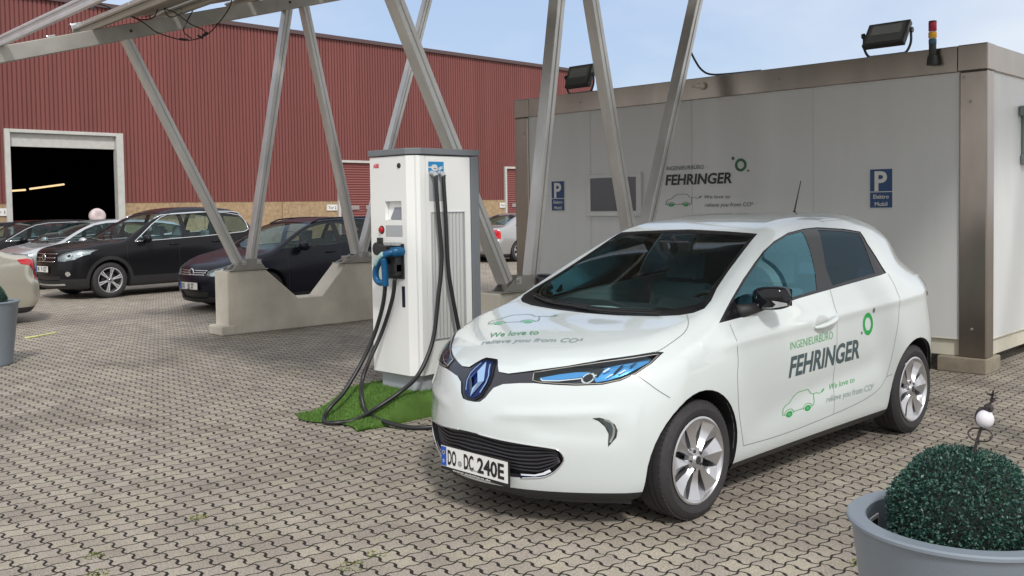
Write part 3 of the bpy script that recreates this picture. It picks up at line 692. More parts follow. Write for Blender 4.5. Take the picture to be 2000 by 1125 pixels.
build_flat(text_flat('ABB', lambda u, v: k(CX-.0015, 6.254-u, 1.966+v), width=.074, cap=.034, weight=.035), 'maker_lettering', mat('sign_red', (.62, .01, .05), .4), fd)
q = MB(); q.box(k(CX-.005, 5.882, .860), k(CX+.002, 5.917, 1.025)); q.build('slot', mat('slot_dark_blue', (.006, .008, .03), .4), fd, bevel=.002)
# connector holster
q = MB(); q.box(k(CX-.012, 5.878, 1.082), k(CX-.001, 6.10, 1.36)); q.box(k(CX-.07, 5.90, 1.11), k(CX-.012, 5.985, 1.335)); q.box(k(CX-.09, 6.0, 1.2), k(CX-.012, 6.09, 1.345)); q.build('holster', M_trim, ch, bevel=.008)
q = MB(); q.box(k(CX-.055, 5.905, 1.345), k(CX-.013, 5.975, 1.372)); q.box(k(CX-.055, 6.0, 1.345), k(CX-.013, 6.07, 1.372)); q.build('holster_tab', mat('holster_grey', (.42, .42, .42), .4), ch, bevel=.004)
q = MB(); q.box(k(CX-.004, 5.9, 1.14), k(CX-.075, 5.93, 1.2)); q.lathe([(0, -.05), (.052, -.045), (.056, -.01), (.056, 0)], 20, k(CX, 6.182, 1.317), 'x'); q.box(k(CX-.02, 6.145, 1.36), k(CX-.001, 6.205, 1.405)); q.build('socket_cover', M_trim, ch, bevel=.003)
# right face: sticker, cable gland, louvre
q = MB(); q.add([k(4.962, CYR-.002, 2.003), k(4.962, CYR-.002, 1.920), k(5.123, CYR-.002, 1.920), k(5.123, CYR-.002, 2.003)], [(0, 1, 2, 3)]); stk = q.build('sticker', mat('sticker_blue', (.005, .22, .50), .35), ch)
build_flat(text_flat('e', lambda u, v: k(4.990+u, CYR-.0035, 1.934+v), width=.068, cap=.070, weight=.03), 'sticker_letter', M_swhite, stk)
q = MB()
for vf in (stroke2d([(4.962, 1.958), (4.985, 1.958), (5.03, 1.962)], .010), stroke2d([(5.04, 1.944), (5.062, 1.945), (5.075, 1.952)], .010), stroke2d([(5.07, 1.945), (5.10, 1.958)], .022), stroke2d([(5.093, 1.962), (5.112, 1.967)], .006), stroke2d([(5.10, 1.950), (5.116, 1.956)], .006)):
    q.add([k(u, CYR-.0032, v) for u, v in vf[0]], vf[1])
build_flat(q, 'sticker_plug', M_swhite, stk)
q = MB(); q.add([k(4.965, CYR-.001, 1.915), k(4.965, CYR-.001, 1.69), k(5.12, CYR-.001, 1.69), k(5.12, CYR-.001, 1.915)], [(0, 1, 2, 3)]); q.build('gland_plate', M_chg_lgrey, sd)
lv = MB(); n_ = 9; x0, x1, z0, z1 = 4.985, 5.325, .60, 1.60
for i in range(n_):
    a = x0+(x1-x0)*i/n_; b_ = x0+(x1-x0)*(i+1)/n_; m_ = (a+b_)/2
    lv.add([k(a, CYR-.002, z0), k(m_, CYR-.010, z0), k(b_, CYR-.002, z0), k(a, CYR-.002, z1), k(m_, CYR-.010, z1), k(b_, CYR-.002, z1)], [(0, 1, 4, 3), (1, 2, 5, 4)])
lv.build('louvre', mat('louvre_grey', (.50, .51, .50), .5), sd)
q = MB(); q.box(k(x0-.008, CYR-.013, z1), k(x1+.008, CYR-.0005, z1+.006)); q.box(k(x0-.008, CYR-.013, z0-.006), k(x1+.008, CYR-.0005, z0)); q.box(k(x0-.008, CYR-.013, z0), k(x0-.002, CYR-.0005, z1)); q.box(k(x1+.002, CYR-.013, z0), k(x1+.008, CYR-.0005, z1)); q.build('louvre_frame', M_chg_lgrey, sd)
q = MB()
for x in (4.987, 5.068):
    q.tube([k(x, CYR-.002, 1.915), k(x, CYR-.05, 1.905), k(x, CYR-.064, 1.885)], .019, 10)
q.box(k(5.02, CYR-.03, 1.865), k(5.04, CYR-.002, 1.91))
q.build('cable_gland', M_chg_lgrey, ch, smooth=False)
# cables (one runs to the plug in the holster, the other loops past the car's nose)
cA = [(4.987,5.705,1.885),(4.985,5.700,1.80),(5.00,5.695,1.555),(5.02,5.69,1.238),(4.975,5.69,.926),(4.90,5.68,.60),(4.745,5.668,.366),(4.63,5.75,.235),(4.44,5.82,.125),(4.355,5.955,.035),(4.22,6.03,.022),(4.185,6.11,.022),(4.235,6.20,.04),(4.31,6.225,.10),(4.42,6.18,.221),(4.60,6.17,.453),(4.69,6.13,.66),(4.705,6.045,.88),(4.70,6.00,1.05)]
cB = [(5.068,5.705,1.885),(5.065,5.70,1.80),(5.075,5.695,1.552),(5.085,5.69,1.174),(5.12,5.68,.917),(5.17,5.66,.623),(5.19,5.60,.30),(5.08,5.42,.06),(4.85,5.26,.022),(4.612,5.358,.022),(4.486,5.500,.022),(4.42,5.72,.05),(4.447,5.945,.08),(4.47,6.033,.19),(4.55,6.126,.294),(4.62,6.127,.434),(4.735,6.10,.658),(4.742,5.972,.924),(4.735,5.925,1.09)]
for c_ in (cA, cB):
    q = MB(); q.tube([Vector(p)-Vector((CX, CYR, 0)) for p in smooth_path(c_, 7)], .0165, 10); q.build('charging_cable', M_black_rubber, ch, smooth=True)
# blue handle of the plug, hanging in the holster
M_hblue = mat('plug_blue', (.005, .10, .24), .35); M_hlabel = mat('plug_pale_label', (.40, .62, .60), .4)
pg = MB()
pg.tube(smooth_path([k(4.775, 5.895, 1.30), k(4.69, 5.93, 1.292), k(4.668, 5.985, 1.262), k(4.675, 6.05, 1.212), k(4.685, 6.10, 1.15), k(4.69, 6.105, 1.09), k(4.695, 6.07, 1.055), k(4.695, 6.0, 1.06)], 7), .026, 10)
pg.tube(smooth_path([k(4.668, 5.98, 1.25), k(4.682, 5.985, 1.18), k(4.69, 5.99, 1.12), k(4.70, 6.0, 1.03)], 7), .026, 10)
pg.lathe([(0, -.11), (.036, -.10), (.040, -.02), (.036, 0)], 16, k(CX, 5.905, 1.30), 'x')
hn = pg.build('plug_handle', M_hblue, ch, smooth=True)
q = MB(); q.tube(smooth_path([k(4.655, 5.965, 1.285), k(4.656, 6.02, 1.25), k(4.662, 6.075, 1.20)], 5), .022, 8); q.build('plug_label', M_hlabel, hn, smooth=True)

# ------------------------------------------------------------------ artificial grass over the charger's foundation
def smst(a, b, x):
    t = min(1, max(0, (x-a)/(b-a))); return t*t*(3-2*t)
def mat_h(x, y):
    h = .178*smst(4.25, 4.72, x)*smst(5.645, 5.72, y+.02*math.sin(x*9))
    h *= 1-smst(6.42, 6.60, y)
    return h+.012
gm = MB(); nx, ny = 60, 44
def mxy(i, j):
    x = 4.20+1.45*i/nx; u = j/ny
    y0 = 5.66+.06*math.sin(3*(x-4.2)) + .08*(1-smst(4.2, 4.5, x)); y1 = 6.60-.05*smst(4.2, 4.4, x)
    return x+.06*math.sin(2.2*u*math.pi)*(1-i/nx), y0+(y1-y0)*u
pts = [[mxy(i, j) for j in range(ny+1)] for i in range(nx+1)]
V = [(x, y, mat_h(x, y)) for r_ in pts for x, y in r_]
gm.add(V, [(i*(ny+1)+j, (i+1)*(ny+1)+j, (i+1)*(ny+1)+j+1, i*(ny+1)+j+1) for i in range(nx) for j in range(ny)])
# skirt down to the paving along the near edge
n0 = len(gm.v)
ed = [i*(ny+1) for i in range(nx+1)]
for i in ed: x, y, z = gm.v[i]; gm.add([(x, y-.006, .001)], [])
gm.f += [(ed[i], n0+i, n0+i+1, ed[i+1]) for i in range(nx)]
M_grass = mat('artificial_grass', (.075, .155, .022), .85, noise=(7, .3), bump=(250, .5))
gr = gm.build('grass_mat', M_grass, None, smooth=True)
tag(gr, 'green artificial grass mat draped over the foot of the white charging column', 'grass mat')
bl = MB(); rnd = random.Random(11)
for i in range(15000):
    u, v_ = rnd.random(), rnd.random(); x, y = mxy(u*nx, v_*ny); z = mat_h(x, y)
    a = rnd.uniform(0, 6.28); h = rnd.uniform(.012, .026); wv = .0022; lx, ly = rnd.uniform(-.012, .012), rnd.uniform(-.012, .012)
    bl.add([(x-wv*math.cos(a), y-wv*math.sin(a), z-.002), (x+wv*math.cos(a), y+wv*math.sin(a), z-.002), (x+lx, y+ly, z+h)], [(0, 1, 2)])
for i in range(3500):          # the upright near side
    u = rnd.random(); x, y = mxy(u*nx, 0); z = rnd.random()*mat_h(x, y+.06)
    a = rnd.uniform(-.4, .4); h = rnd.uniform(.012, .024)
    bl.add([(x-.0022, y+.05*z/.18, z), (x+.0022, y+.05*z/.18, z), (x+rnd.uniform(-.012, .012), y-h+.05*z/.18, z+rnd.uniform(-.006, .012))], [(0, 1, 2)])
build_flat(bl, 'grass_blades', mat('artificial_grass_blade', (.085, .185, .025), .6, noise=(40, .5)), gr)
gr.children[0]['kind'] = 'stuff'

# ------------------------------------------------------------------ planters with clipped balls
M_pot = mat('grey_planter', (.205, .24, .28), .42, noise=(4, .06), bump=(120, .08))
M_soil = mat('potting_soil', (.02, .017, .013), .95, noise=(30, .4), bump=(60, .8))
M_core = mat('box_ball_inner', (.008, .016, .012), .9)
def leafmat():
    m = mat('box_leaf', (.022, .085, .062), .42, 0, .0, .5)
    t = m.node_tree; b = t.nodes['Principled BSDF']
    g_ = t.nodes.new('ShaderNodeNewGeometry'); r_ = t.nodes.new('ShaderNodeValToRGB'); e = r_.color_ramp.elements
    e[0].color = (.010, .040, .034, 1); e[1].color = (.075, .17, .12, 1); e[1].position = 1
    q = r_.color_ramp.elements.new(.55); q.color = (.020, .075, .058, 1)
    t.links.new(g_.outputs['Random Per Island'], r_.inputs['Fac']); t.links.new(r_.outputs['Color'], b.inputs['Base Color'])
    return m
M_leaf = leafmat()
def planter():
    root = thing('planter', '', 'planter')
    q = MB(); q.lathe([(0, .0), (.225, .0), (.24, .01), (.318, .66), (.326, .675), (.334, .683), (.334, .692), (.328, .697), (.282, .697), (.276, .69), (.276, .66), (.262, .56), (0, .56)], 72); q.build('pot', M_pot, root, auto=.5)
    q = MB(); q.lathe([(0, .585), (.15, .575), (.262, .565)], 32); q.build('soil', M_soil, root, smooth=True)
    q = MB(); q.box((-.04, .262, .60), (.035, .268, .655)); tg = q.build('care_label', M_swhite, root, bevel=.004)
    q = MB(); q.box((-.026, .2605, .612), (.02, .2618, .642)); q.build('care_label_mark', M_plate_black, tg)
    return root
BALL = None
def ball_mesh():
    q = MB(); rn = random.Random(5); Rb = .205
    for i in range(15000):
        z = rn.uniform(-.82, 1); a = rn.uniform(0, 6.28318); s_ = math.sqrt(1-z*z)
        n = Vector((s_*math.cos(a), s_*math.sin(a), z))
        lump = 1+.025*math.sin(5*n.x+2)*math.sin(6*n.y)+.02*math.sin(9*n.z+3*n.x)
        rad = Rb*lump*rn.uniform(.92, 1.03)
        d = (n+Vector((rn.gauss(0, .75), rn.gauss(0, .75), rn.gauss(0, .75)))).normalized()
        t = d.orthogonal().normalized(); t.rotate(Matrix.Rotation(rn.uniform(0, 6.28), 3, d))
        b = d.cross(t); L_ = rn.uniform(.0075, .0125); W_ = L_*rn.uniform(.28, .40)
        c = n*rad; f_ = rn.uniform(.15, .5)*W_
        q.add([c-d*L_*.5, c+b*W_+t*f_, c+d*L_*.6, c-b*W_+t*f_], [(0, 1, 2), (0, 2, 3)])
    return q
bq = ball_mesh()
def box_ball(lab):
    root = thing('box_ball', lab, 'clipped shrub', group='clipped evergreen balls in the planters')
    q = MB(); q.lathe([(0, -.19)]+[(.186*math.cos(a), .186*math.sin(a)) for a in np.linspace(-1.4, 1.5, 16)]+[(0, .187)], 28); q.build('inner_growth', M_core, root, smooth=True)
    me = bpy.data.meshes.get('box_ball_leaves')
    if me is None:
        me = bpy.data.meshes.new('box_ball_leaves'); me.from_pydata(bq.v, [], bq.f); me.materials.append(M_leaf)
    o = bpy.data.objects.new('foliage', me); COL.objects.link(o); o.parent = root
    q = MB(); q.tube([(0, 0, -.16), (0.003, 0, -.05)], .012, 8); q.build('stem', mat('bark', (.06, .045, .03), .9), root)
    return root
pr_ = planter(); pr_.location = (2.985, 1.047, 0); pr_.scale = (.975, .975, .972); pr_.rotation_euler = (0, 0, R(4)); tag(pr_, 'grey round planter at the right front with a white care label inside its rim', None, 'grey round planters')
bb = box_ball('dark green clipped ball in the near planter with a bird ornament above it'); bb.location = (2.990, 1.042, .685)
bb.scale = (1.045, 1.045, .99)
pl_ = planter(); pl_.location = (3.45, 11.40, 0); pl_.rotation_euler = (0, 0, R(-60)); tag(pl_, 'grey round planter cut off by the left edge, in front of the beige car', None, 'grey round planters')
b2 = box_ball('dark green clipped ball in the planter at the left edge'); b2.location = (3.45, 11.40, .70); b2.rotation_euler = (0, 0, 1.0)
# metal bird on a stake
M_iron = mat('rusty_iron', (.055, .045, .045), .65, .3, noise=(60, .4))
bird = thing('bird_ornament', 'small metal bird with a white belly on a dark garden stake in the near planter', 'ornament', (2.98, 1.004, .86))
def bl_(x, y, z): return (x-2.98, y-1.004, z-.86)
q = MB(); q.tube(smooth_path([bl_(2.98, 1.012, .80), bl_(2.98, 1.006, .89), bl_(2.98, .988, .965)], 5), .0045, 8); q.build('stake', M_iron, bird, smooth=True)
q = MB(); q.lathe([(0, -.027)]+[(.025*math.cos(a), .027*math.sin(a)) for a in np.linspace(-1.3, 1.3, 9)]+[(0, .027)], 18, bl_(2.98, .977, .991)); q.build('belly', mat('white_enamel', (.70, .68, .72), .35), bird, smooth=True)
q = MB()
q.lathe([(0, -.030)]+[(.024*math.cos(a), .031*math.sin(a)) for a in np.linspace(-1.3, 1.3, 9)]+[(0, .031)], 16, bl_(2.992, .986, .993))
q.lathe([(0, -.014)]+[(.014*math.cos(a), .014*math.sin(a)) for a in np.linspace(-1.2, 1.2, 7)]+[(0, .014)], 14, bl_(2.985, .969, 1.024))
q.tube([bl_(2.975, .963, 1.026), bl_(2.965, .952, 1.022)], [.004, .0008], 6)
q.build('back_and_head', M_iron, bird, smooth=True)
q = MB()
q.tube(smooth_path([bl_(2.985, .966, 1.034), bl_(2.985, .960, 1.05), bl_(2.985, .956, 1.078)], 5), .003, 6)
for (a, L_, z0) in ((.3, .018, 1.040), (2.2, .020, 1.045), (4.0, .018, 1.050), (1.2, .016, 1.058), (3.2, .014, 1.062), (5.2, .014, 1.066)):
    c = Vector(bl_(2.985, .958, z0)); d = Vector((math.cos(a), math.sin(a), .5)).normalized(); e_ = d.cross(Vector((0, 0, 1))).normalized()
    q.add([c, c+d*L_*.8+e_*.011, c+d*L_*1.5, c+d*L_*.8-e_*.011], [(0, 1, 2, 3)])
q.build('crest', M_iron, bird)
q = MB()
for sgn in (-1, 1): q.tube(smooth_path([bl_(2.98, .989, .960), bl_(2.98, .989+sgn*.022, .958), bl_(2.975, .989+sgn*.034, .944), bl_(2.97, .989+sgn*.022, .928), bl_(2.98, .996, .922)], 6), .0026, 6)
q.build('wire_loop', M_iron, bird, smooth=True)
# ------------------------------------------------------------------ car bodies: a smooth solid given by profile curves, meshed and cut into panels
class Spl:
    """natural cubic spline with linear ends"""
    def __init__(s,pts):
        a=np.array(pts,float); s.x=a[:,0]; s.y=a[:,1]; n=len(a); h=np.diff(s.x)
        A=np.zeros((n,n)); r=np.zeros(n); A[0,0]=A[-1,-1]=1
        for i in range(1,n-1):
            A[i,i-1]=h[i-1]; A[i,i]=2*(h[i-1]+h[i]); A[i,i+1]=h[i]
            r[i]=6*((s.y[i+1]-s.y[i])/h[i]-(s.y[i]-s.y[i-1])/h[i-1])
        s.m=np.linalg.solve(A,r); s.h=h
        s.d0=(s.y[1]-s.y[0])/h[0]-h[0]*s.m[1]/6
        s.d1=(s.y[-1]-s.y[-2])/h[-1]+h[-1]*s.m[-2]/6
    def __call__(s,q):
        q=np.asarray(q,float); i=np.clip(np.searchsorted(s.x,q)-1,0,len(s.h)-1)
        t=q-s.x[i]; h=s.h[i]; u=h-t
        v=(s.m[i]*u**3+s.m[i+1]*t**3)/(6*h)+(s.y[i]/h-s.m[i]*h/6)*u+(s.y[i+1]/h-s.m[i+1]*h/6)*t
        v=np.where(q<s.x[0],s.y[0]+s.d0*(q-s.x[0]),v)
        return np.where(q>s.x[-1],s.y[-1]+s.d1*(q-s.x[-1]),v)
def smax(a,b,r):
    return np.minimum(np.maximum(a,b),-r)+np.hypot(np.maximum(a+r,0),np.maximum(b+r,0))
def gs(x,c,w): return np.exp(-((x-c)/w)**2)
class CarShape:
    def __init__(s,d):
        s.d=d
        for k in ('top','plan','belt','tumble','tuck','nose','tail','rcorner','crown'):
            setattr(s,k,Spl(d[k]))
        s.bulge=d.get('bulge',[])
    def F(s,P):
        X,y,z=P[...,0],np.abs(P[...,1]),P[...,2]; d=s.d
        tb=s.belt(X)
        W=s.plan(X)-s.tumble(z-tb)-s.tuck(z)
        if 'rtaper' in d:
            a,x0,z0,dz=d['rtaper']; t=np.clip((z-z0)/dz,0,1); W=W-a*np.maximum(0,X-x0)**2*t*t*(3-2*t)
        for a,cx,wx,cz,wz in s.bulge: W=W+a*gs(X,cx,wx)*gs(z,cz,wz)
        for a,xa,xb,za,zb,w in d.get('ridge',()):
            t=(X-xa)/(xb-xa); e=np.clip(np.minimum(t,1-t)/.18,0,1); e=e*e*(3-2*e)
            W=W+a*e*np.exp(-((z-(za+(zb-za)*t))/w)**2)
        f1=(y-W)/d.get('n1',1.06)
        e=X-d['wk']*y**2
        T=s.top(e)-s.crown(X)*y**2-d.get('crown6',0)*y**6
        sl=(s.top(e+.02)-s.top(e-.02))/.04
        f2=(z-T)/np.sqrt(1+sl*sl)
        pf=d['pf']; pr=d['pr']
        dpf=2*pf[0]*y+6*pf[1]*y**5
        nz=(s.nose(z+.02)-s.nose(z-.02))/.04
        fr=0.
        for a,ya,yb,za,zb,w in d.get('fridge',()):
            t=(y-ya)/(yb-ya); e=np.clip(np.minimum(t,1-t)/.25,0,1); e=e*e*(3-2*e)
            fr=fr+a*e*np.exp(-((z-(za+(zb-za)*t))/w)**2)
        f3=(s.nose(z)-fr+pf[0]*y**2+pf[1]*y**6-X)/np.sqrt(1+dpf**2+nz**2)
        dpr=2*pr[0]*y+6*pr[1]*y**5
        rz=(s.tail(z+.02)-s.tail(z-.02))/.04
        f4=(X-s.tail(z)+pr[0]*y**2+pr[1]*y**6)/np.sqrt(1+dpr**2+rz**2)
        f=smax(f1,f2,s.rcorner(X))
        f=smax(f,f3,d['rf']); f=smax(f,f4,d['rr'])
        return smax(f,d['floor']-z,.04)
    def grad(s,P,h=.006):
        g=np.empty(P.shape)
        for k in range(3):
            e=np.zeros(3); e[k]=h
            g[...,k]=(s.F(P+e)-s.F(P-e))/(2*h)
        return g
    def snap(s,P,n=4):
        P=P.copy()
        for _ in range(n):
            g=s.grad(P); f=s.F(P); P-=g*(f/np.maximum((g*g).sum(-1),1e-6))[...,None]
        return P
    def normal(s,P):
        g=s.grad(P); return g/np.linalg.norm(g,axis=-1,keepdims=True)
ZOE=dict(
 top=[(-.05,.66),(.0,.70),(.08,.785),(.2,.855),(.4,.915),(.7,.975),(.92,1.005),(1.03,1.035),(1.2,1.112),(1.5,1.258),(1.75,1.378),(1.92,1.456),(2.05,1.496),(2.25,1.532),(2.55,1.562),(2.85,1.571),(3.15,1.558),(3.5,1.497),(3.8,1.44),(4.1,1.37)],
 plan=[(0,.81),(.3,.848),(.6,.864),(.84,.868),(1.2,.865),(1.6,.862),(2.2,.86),(2.8,.866),(3.3,.872),(3.7,.855),(4.1,.80)],
 belt=[(0,.90),(.6,.93),(1.0,.96),(1.4,.985),(1.9,1.03),(2.4,1.06),(3.0,1.105),(3.4,1.13),(4.1,1.16)],
 tumble=[(-.6,0),(-.35,.0),(-.2,.004),(-.1,.018),(0,.055),(.08,.095),(.2,.148),(.35,.222),(.45,.29),(.6,.42)],
 tuck=[(0,.16),(.17,.075),(.23,.045),(.30,.028),(.40,.014),(.55,.004),(.7,0),(1.6,0)],
 nose=[(.0,.16),(.17,.07),(.22,.045),(.30,.02),(.42,.0),(.52,.0),(.62,.018),(.72,.05),(.82,.105),(.95,.24),(1.2,.6)],
 tail=[(0,3.93),(.2,4.0),(.32,4.06),(.5,4.084),(.66,4.07),(.8,4.03),(.95,3.99),(1.1,3.95),(1.19,3.895),(1.3,3.78),(1.42,3.63),(1.6,3.40)],
 rcorner=[(0,.10),(.4,.15),(.9,.10),(1.15,.055),(1.5,.045),(2.0,.07),(2.6,.14),(3.4,.14),(4.1,.12)],
 ridge=[(.010,.80,3.75,.875,.985,.035),(-.011,1.22,3.05,.40,.60,.085)],fridge=[(.010,.12,.78,.585,.625,.030),(-.008,.30,.80,.53,.50,.05)],
 rtaper=(.34,3.02,.98,.26),wk=.06,crown=[(0,.09),(.3,.085),(.6,.035),(.9,-.035),(1.15,-.03),(1.6,-.02),(2.0,-.01),(2.5,.035),(3.2,.05),(4.1,.06)],crown6=.06,pf=(.68,.0),pr=(.20,.35),rf=.085,rr=.09,floor=.16,
 bulge=[(.012,.84,.5,.62,.16),(.016,3.42,.5,.66,.2),(-.012,2.1,.75,.55,.14)])

def surface_net(S, res, xmax, ymax, zmax):
    """quad mesh of the near half (y >= 0) of the body"""
    xs = np.arange(-.10, xmax, res); ys = np.arange(-2*res, ymax, res); zs = np.arange(S.d['floor']-3*res, zmax, res)
    G = np.stack(np.meshgrid(xs, ys, zs, indexing='ij'), -1)
    Fv = S.F(G)
    nx, ny, nz = Fv.shape
    ins = Fv < 0
    acc = np.zeros((nx-1, ny-1, nz-1, 3)); cnt = np.zeros((nx-1, ny-1, nz-1))
    sl = lambda d: slice(d, -1 if d == 0 else None)
    def corner(a, i, j, k_): return a[i:nx-1+i, j:ny-1+j, k_:nz-1+k_]
    cs = [(i, j, k_) for i in (0, 1) for j in (0, 1) for k_ in (0, 1)]
    for a in cs:
        for ax in range(3):
            if a[ax]: continue
            b = list(a); b[ax] = 1; b = tuple(b)
            fa, fb = corner(Fv, *a), corner(Fv, *b)
            m = (fa < 0) != (fb < 0)
            t = np.where(m, fa/np.where(m, fa-fb, 1), 0)
            p = np.empty(acc.shape)
            for q in range(3): p[..., q] = a[q]
            p[..., ax] = t
            acc += np.where(m[..., None], p, 0); cnt += m
    act = cnt > 0
    idx = -np.ones(act.shape, int); idx[act] = np.arange(act.sum())
    I = np.argwhere(act)
    V = np.stack([xs[0], ys[0], zs[0]])+(I+acc[act]/cnt[act][:, None])*res
    Fc = []
    for ax in range(3):
        o1, o2 = (ax+1) % 3, (ax+2) % 3
        lo = [slice(None)]*3; hi = [slice(None)]*3
        lo[ax] = slice(0, -1); hi[ax] = slice(1, None)
        m = ins[tuple(lo)] != ins[tuple(hi)]
        E_ = np.argwhere(m)
        ok = (E_[:, o1] > 0) & (E_[:, o2] > 0) & (E_[:, o1] < Fv.shape[o1]-1) & (E_[:, o2] < Fv.shape[o2]-1)
        E_ = E_[ok]; flip = ins[tuple(lo)][tuple(E_.T)]
        def cell(d1, d2):
            c = E_.copy(); c[:, o1] -= d1; c[:, o2] -= d2
            return idx[tuple(c.T)]
        q = np.stack([cell(1, 1), cell(0, 1), cell(0, 0), cell(1, 0)], 1)
        q[~flip] = q[~flip][:, ::-1]
        Fc.append(q)
    return S.snap(V, 5), np.concatenate(Fc)

def in_poly(pt, poly):
    x, y = pt; c = False; n = len(poly)
    for i in range(n):
        x1, y1 = poly[i]; x2, y2 = poly[(i+1) % n]
        if (y1 > y) != (y2 > y) and x < (x2-x1)*(y-y1)/(y2-y1)+x1: c = not c
    return c
AX = {'side': (0, 2, 1), 'front': (1, 2, 0), 'top': (0, 1, 2)}
class Body:
    def __init__(s, S, res, xmax, ymax=1.05, zmax=1.75):
        s.S = S
        V, Fc = surface_net(S, res, xmax, ymax, zmax)
        bm = s.bm = bmesh.new()
        vs = [bm.verts.new(p) for p in V]
        for f in Fc:
            try: bm.faces.new([vs[i] for i in f])
            except ValueError: pass
        s.reg = bm.faces.layers.int.new('reg'); s.names = ['body']
        bmesh.ops.bisect_plane(bm, geom=bm.verts[:]+bm.edges[:]+bm.faces[:], plane_co=(0, 0, 0), plane_no=(0, 1, 0), clear_inner=True)
        loose = [v for v in bm.verts if not v.link_faces]
        bmesh.ops.delete(bm, geom=loose, context='VERTS')
    def cut(s, name, poly, plane, filt=None, over=(0,), delete=False):
        """split the faces inside an outline (drawn in a projection plane) off as a region of their own"""
        bm = s.bm; a, b, c = AX[plane]
        P = [tuple(p) for p in poly]
        u0, u1 = min(p[0] for p in P), max(p[0] for p in P); v0, v1 = min(p[1] for p in P), max(p[1] for p in P)
        ids = set(s.names.index(o) if isinstance(o, str) else o for o in over) if over is not None else None
        cand = []
        for f in bm.faces:
            if ids is not None and f[s.reg] not in ids: continue
            us = [v.co[a] for v in f.verts]; vs_ = [v.co[b] for v in f.verts]
            if max(us) < u0 or min(us) > u1 or max(vs_) < v0 or min(vs_) > v1: continue
            if filt and not filt(f.calc_center_median(), f.normal): continue
            cand.append(f)
        for i in range(len(P)):
            p, q = P[i], P[(i+1) % len(P)]
            d = (q[0]-p[0], q[1]-p[1]); L = math.hypot(*d)
            if L < 1e-6: continue
            e0, e1 = min(p[0], q[0])-1e-4, max(p[0], q[0])+1e-4; g0, g1 = min(p[1], q[1])-1e-4, max(p[1], q[1])+1e-4
            sel = []; rest = []
            for f in cand:
                us = [v.co[a] for v in f.verts]; vs_ = [v.co[b] for v in f.verts]
                (rest if max(us) < e0 or min(us) > e1 or max(vs_) < g0 or min(vs_) > g1 else sel).append(f)
            if not sel: continue
            no = [0, 0, 0]; no[a] = -d[1]/L; no[b] = d[0]/L
            co = [0, 0, 0]; co[a], co[b] = p
            geom = set(sel)
            for f in sel: geom.update(f.edges); geom.update(f.verts)
            r_ = bmesh.ops.bisect_plane(bm, geom=list(geom), plane_co=co, plane_no=no, dist=1e-5)
            cand = rest+[f for f in r_['geom'] if isinstance(f, bmesh.types.BMFace)]
        cand = [f for f in set(cand) if f.is_valid]
        hit = []
        for f in cand:
            cc = f.calc_center_median()
            if in_poly((cc[a], cc[b]), P): hit.append(f)
        if delete:
            bmesh.ops.delete(bm, geom=hit, context='FACES'); return
        if name not in s.names: s.names.append(name)
        k_ = s.names.index(name)
        for f in hit: f[s.reg] = k_
    def region(s, *names):
        ids = {s.names.index(n) for n in names}
        fs = [f for f in s.bm.faces if f[s.reg] in ids]
        mp_ = {}; V = []; Fc = []
        for f in fs:
            r_ = []
            for v in f.verts:
                if v.index not in mp_ or True:
                    kx = v
                    if kx not in mp_: mp_[kx] = len(V); V.append(tuple(v.co))
                r_.append(mp_[v])
            Fc.append(tuple(r_))
        V = np.array(V) if V else np.zeros((0, 3))
        if len(V):
            y0 = np.abs(V[:, 1]) < 1e-5
            W = s.S.snap(V, 3); far = np.linalg.norm(W-V, axis=1) > .03; W[far] = V[far]
            W[y0, 1] = 0
            V = W
        return V, Fc
    def bound(s, V, Fc):
        """outline edges of a region"""
        cnt = {}
        for f in Fc:
            for i in range(len(f)):
                e = (f[i], f[(i+1) % len(f)]); kx = tuple(sorted(e))
                cnt.setdefault(kx, []).append(e)
        return [v[0] for v in cnt.values() if len(v) == 1]
    def make(s, name, regs, m, parent, off=0., side='both', wall=0., flip=False, vfn=None):
        V, Fc = s.region(*regs)
        if not len(V): return None
        Nn = s.S.normal(V); Nn[np.abs(V[:, 1]) < 1e-6, 1] = 0; Nn /= np.linalg.norm(Nn, axis=1, keepdims=True)
        W = V+Nn*off
        if vfn is not None: W = vfn(W, V, Nn)
        Fx = [tuple(f) for f in Fc]; Nx = Nn.copy()
        if wall:
            n = len(W); bd_ = [e for e in s.bound(V, Fc) if not (abs(V[e[0], 1]) < 1e-5 and abs(V[e[1], 1]) < 1e-5)]
            W = np.concatenate([W, W+Nn*wall]); Nx = np.concatenate([Nx, Nn])
            Fw = [(e[0], e[1], e[1]+n, e[0]+n) for e in bd_]
        else: Fw = []
        allV, allF, allN, sm = [], [], [], []
        for sg in ((1,) if side == 'left' else (-1,) if side == 'right' else (1, -1)):
            o = sum(len(x) for x in allV)
            X_ = W*np.array([1, sg, 1]); allV.append(X_); allN.append(Nx*np.array([1, sg, 1])*(-1 if flip else 1))
            rev = (sg < 0) != flip
            for F_, smooth in ((Fx, True), (Fw, False)):
                for f in F_:
                    g_ = tuple(i+o for i in f); allF.append(g_[::-1] if rev else g_); sm.append(smooth)
        me = bpy.data.meshes.new(name); VV = np.concatenate(allV)
        me.from_pydata(VV.tolist(), [], allF); me.update()
        me.polygons.foreach_set('use_smooth', sm)
        if not Fw and vfn is None: me.normals_split_custom_set_from_vertices(np.concatenate(allN).tolist())
        me.materials.append(m)
        o_ = bpy.data.objects.new(name, me); COL.objects.link(o_); o_.parent = parent
        return o_
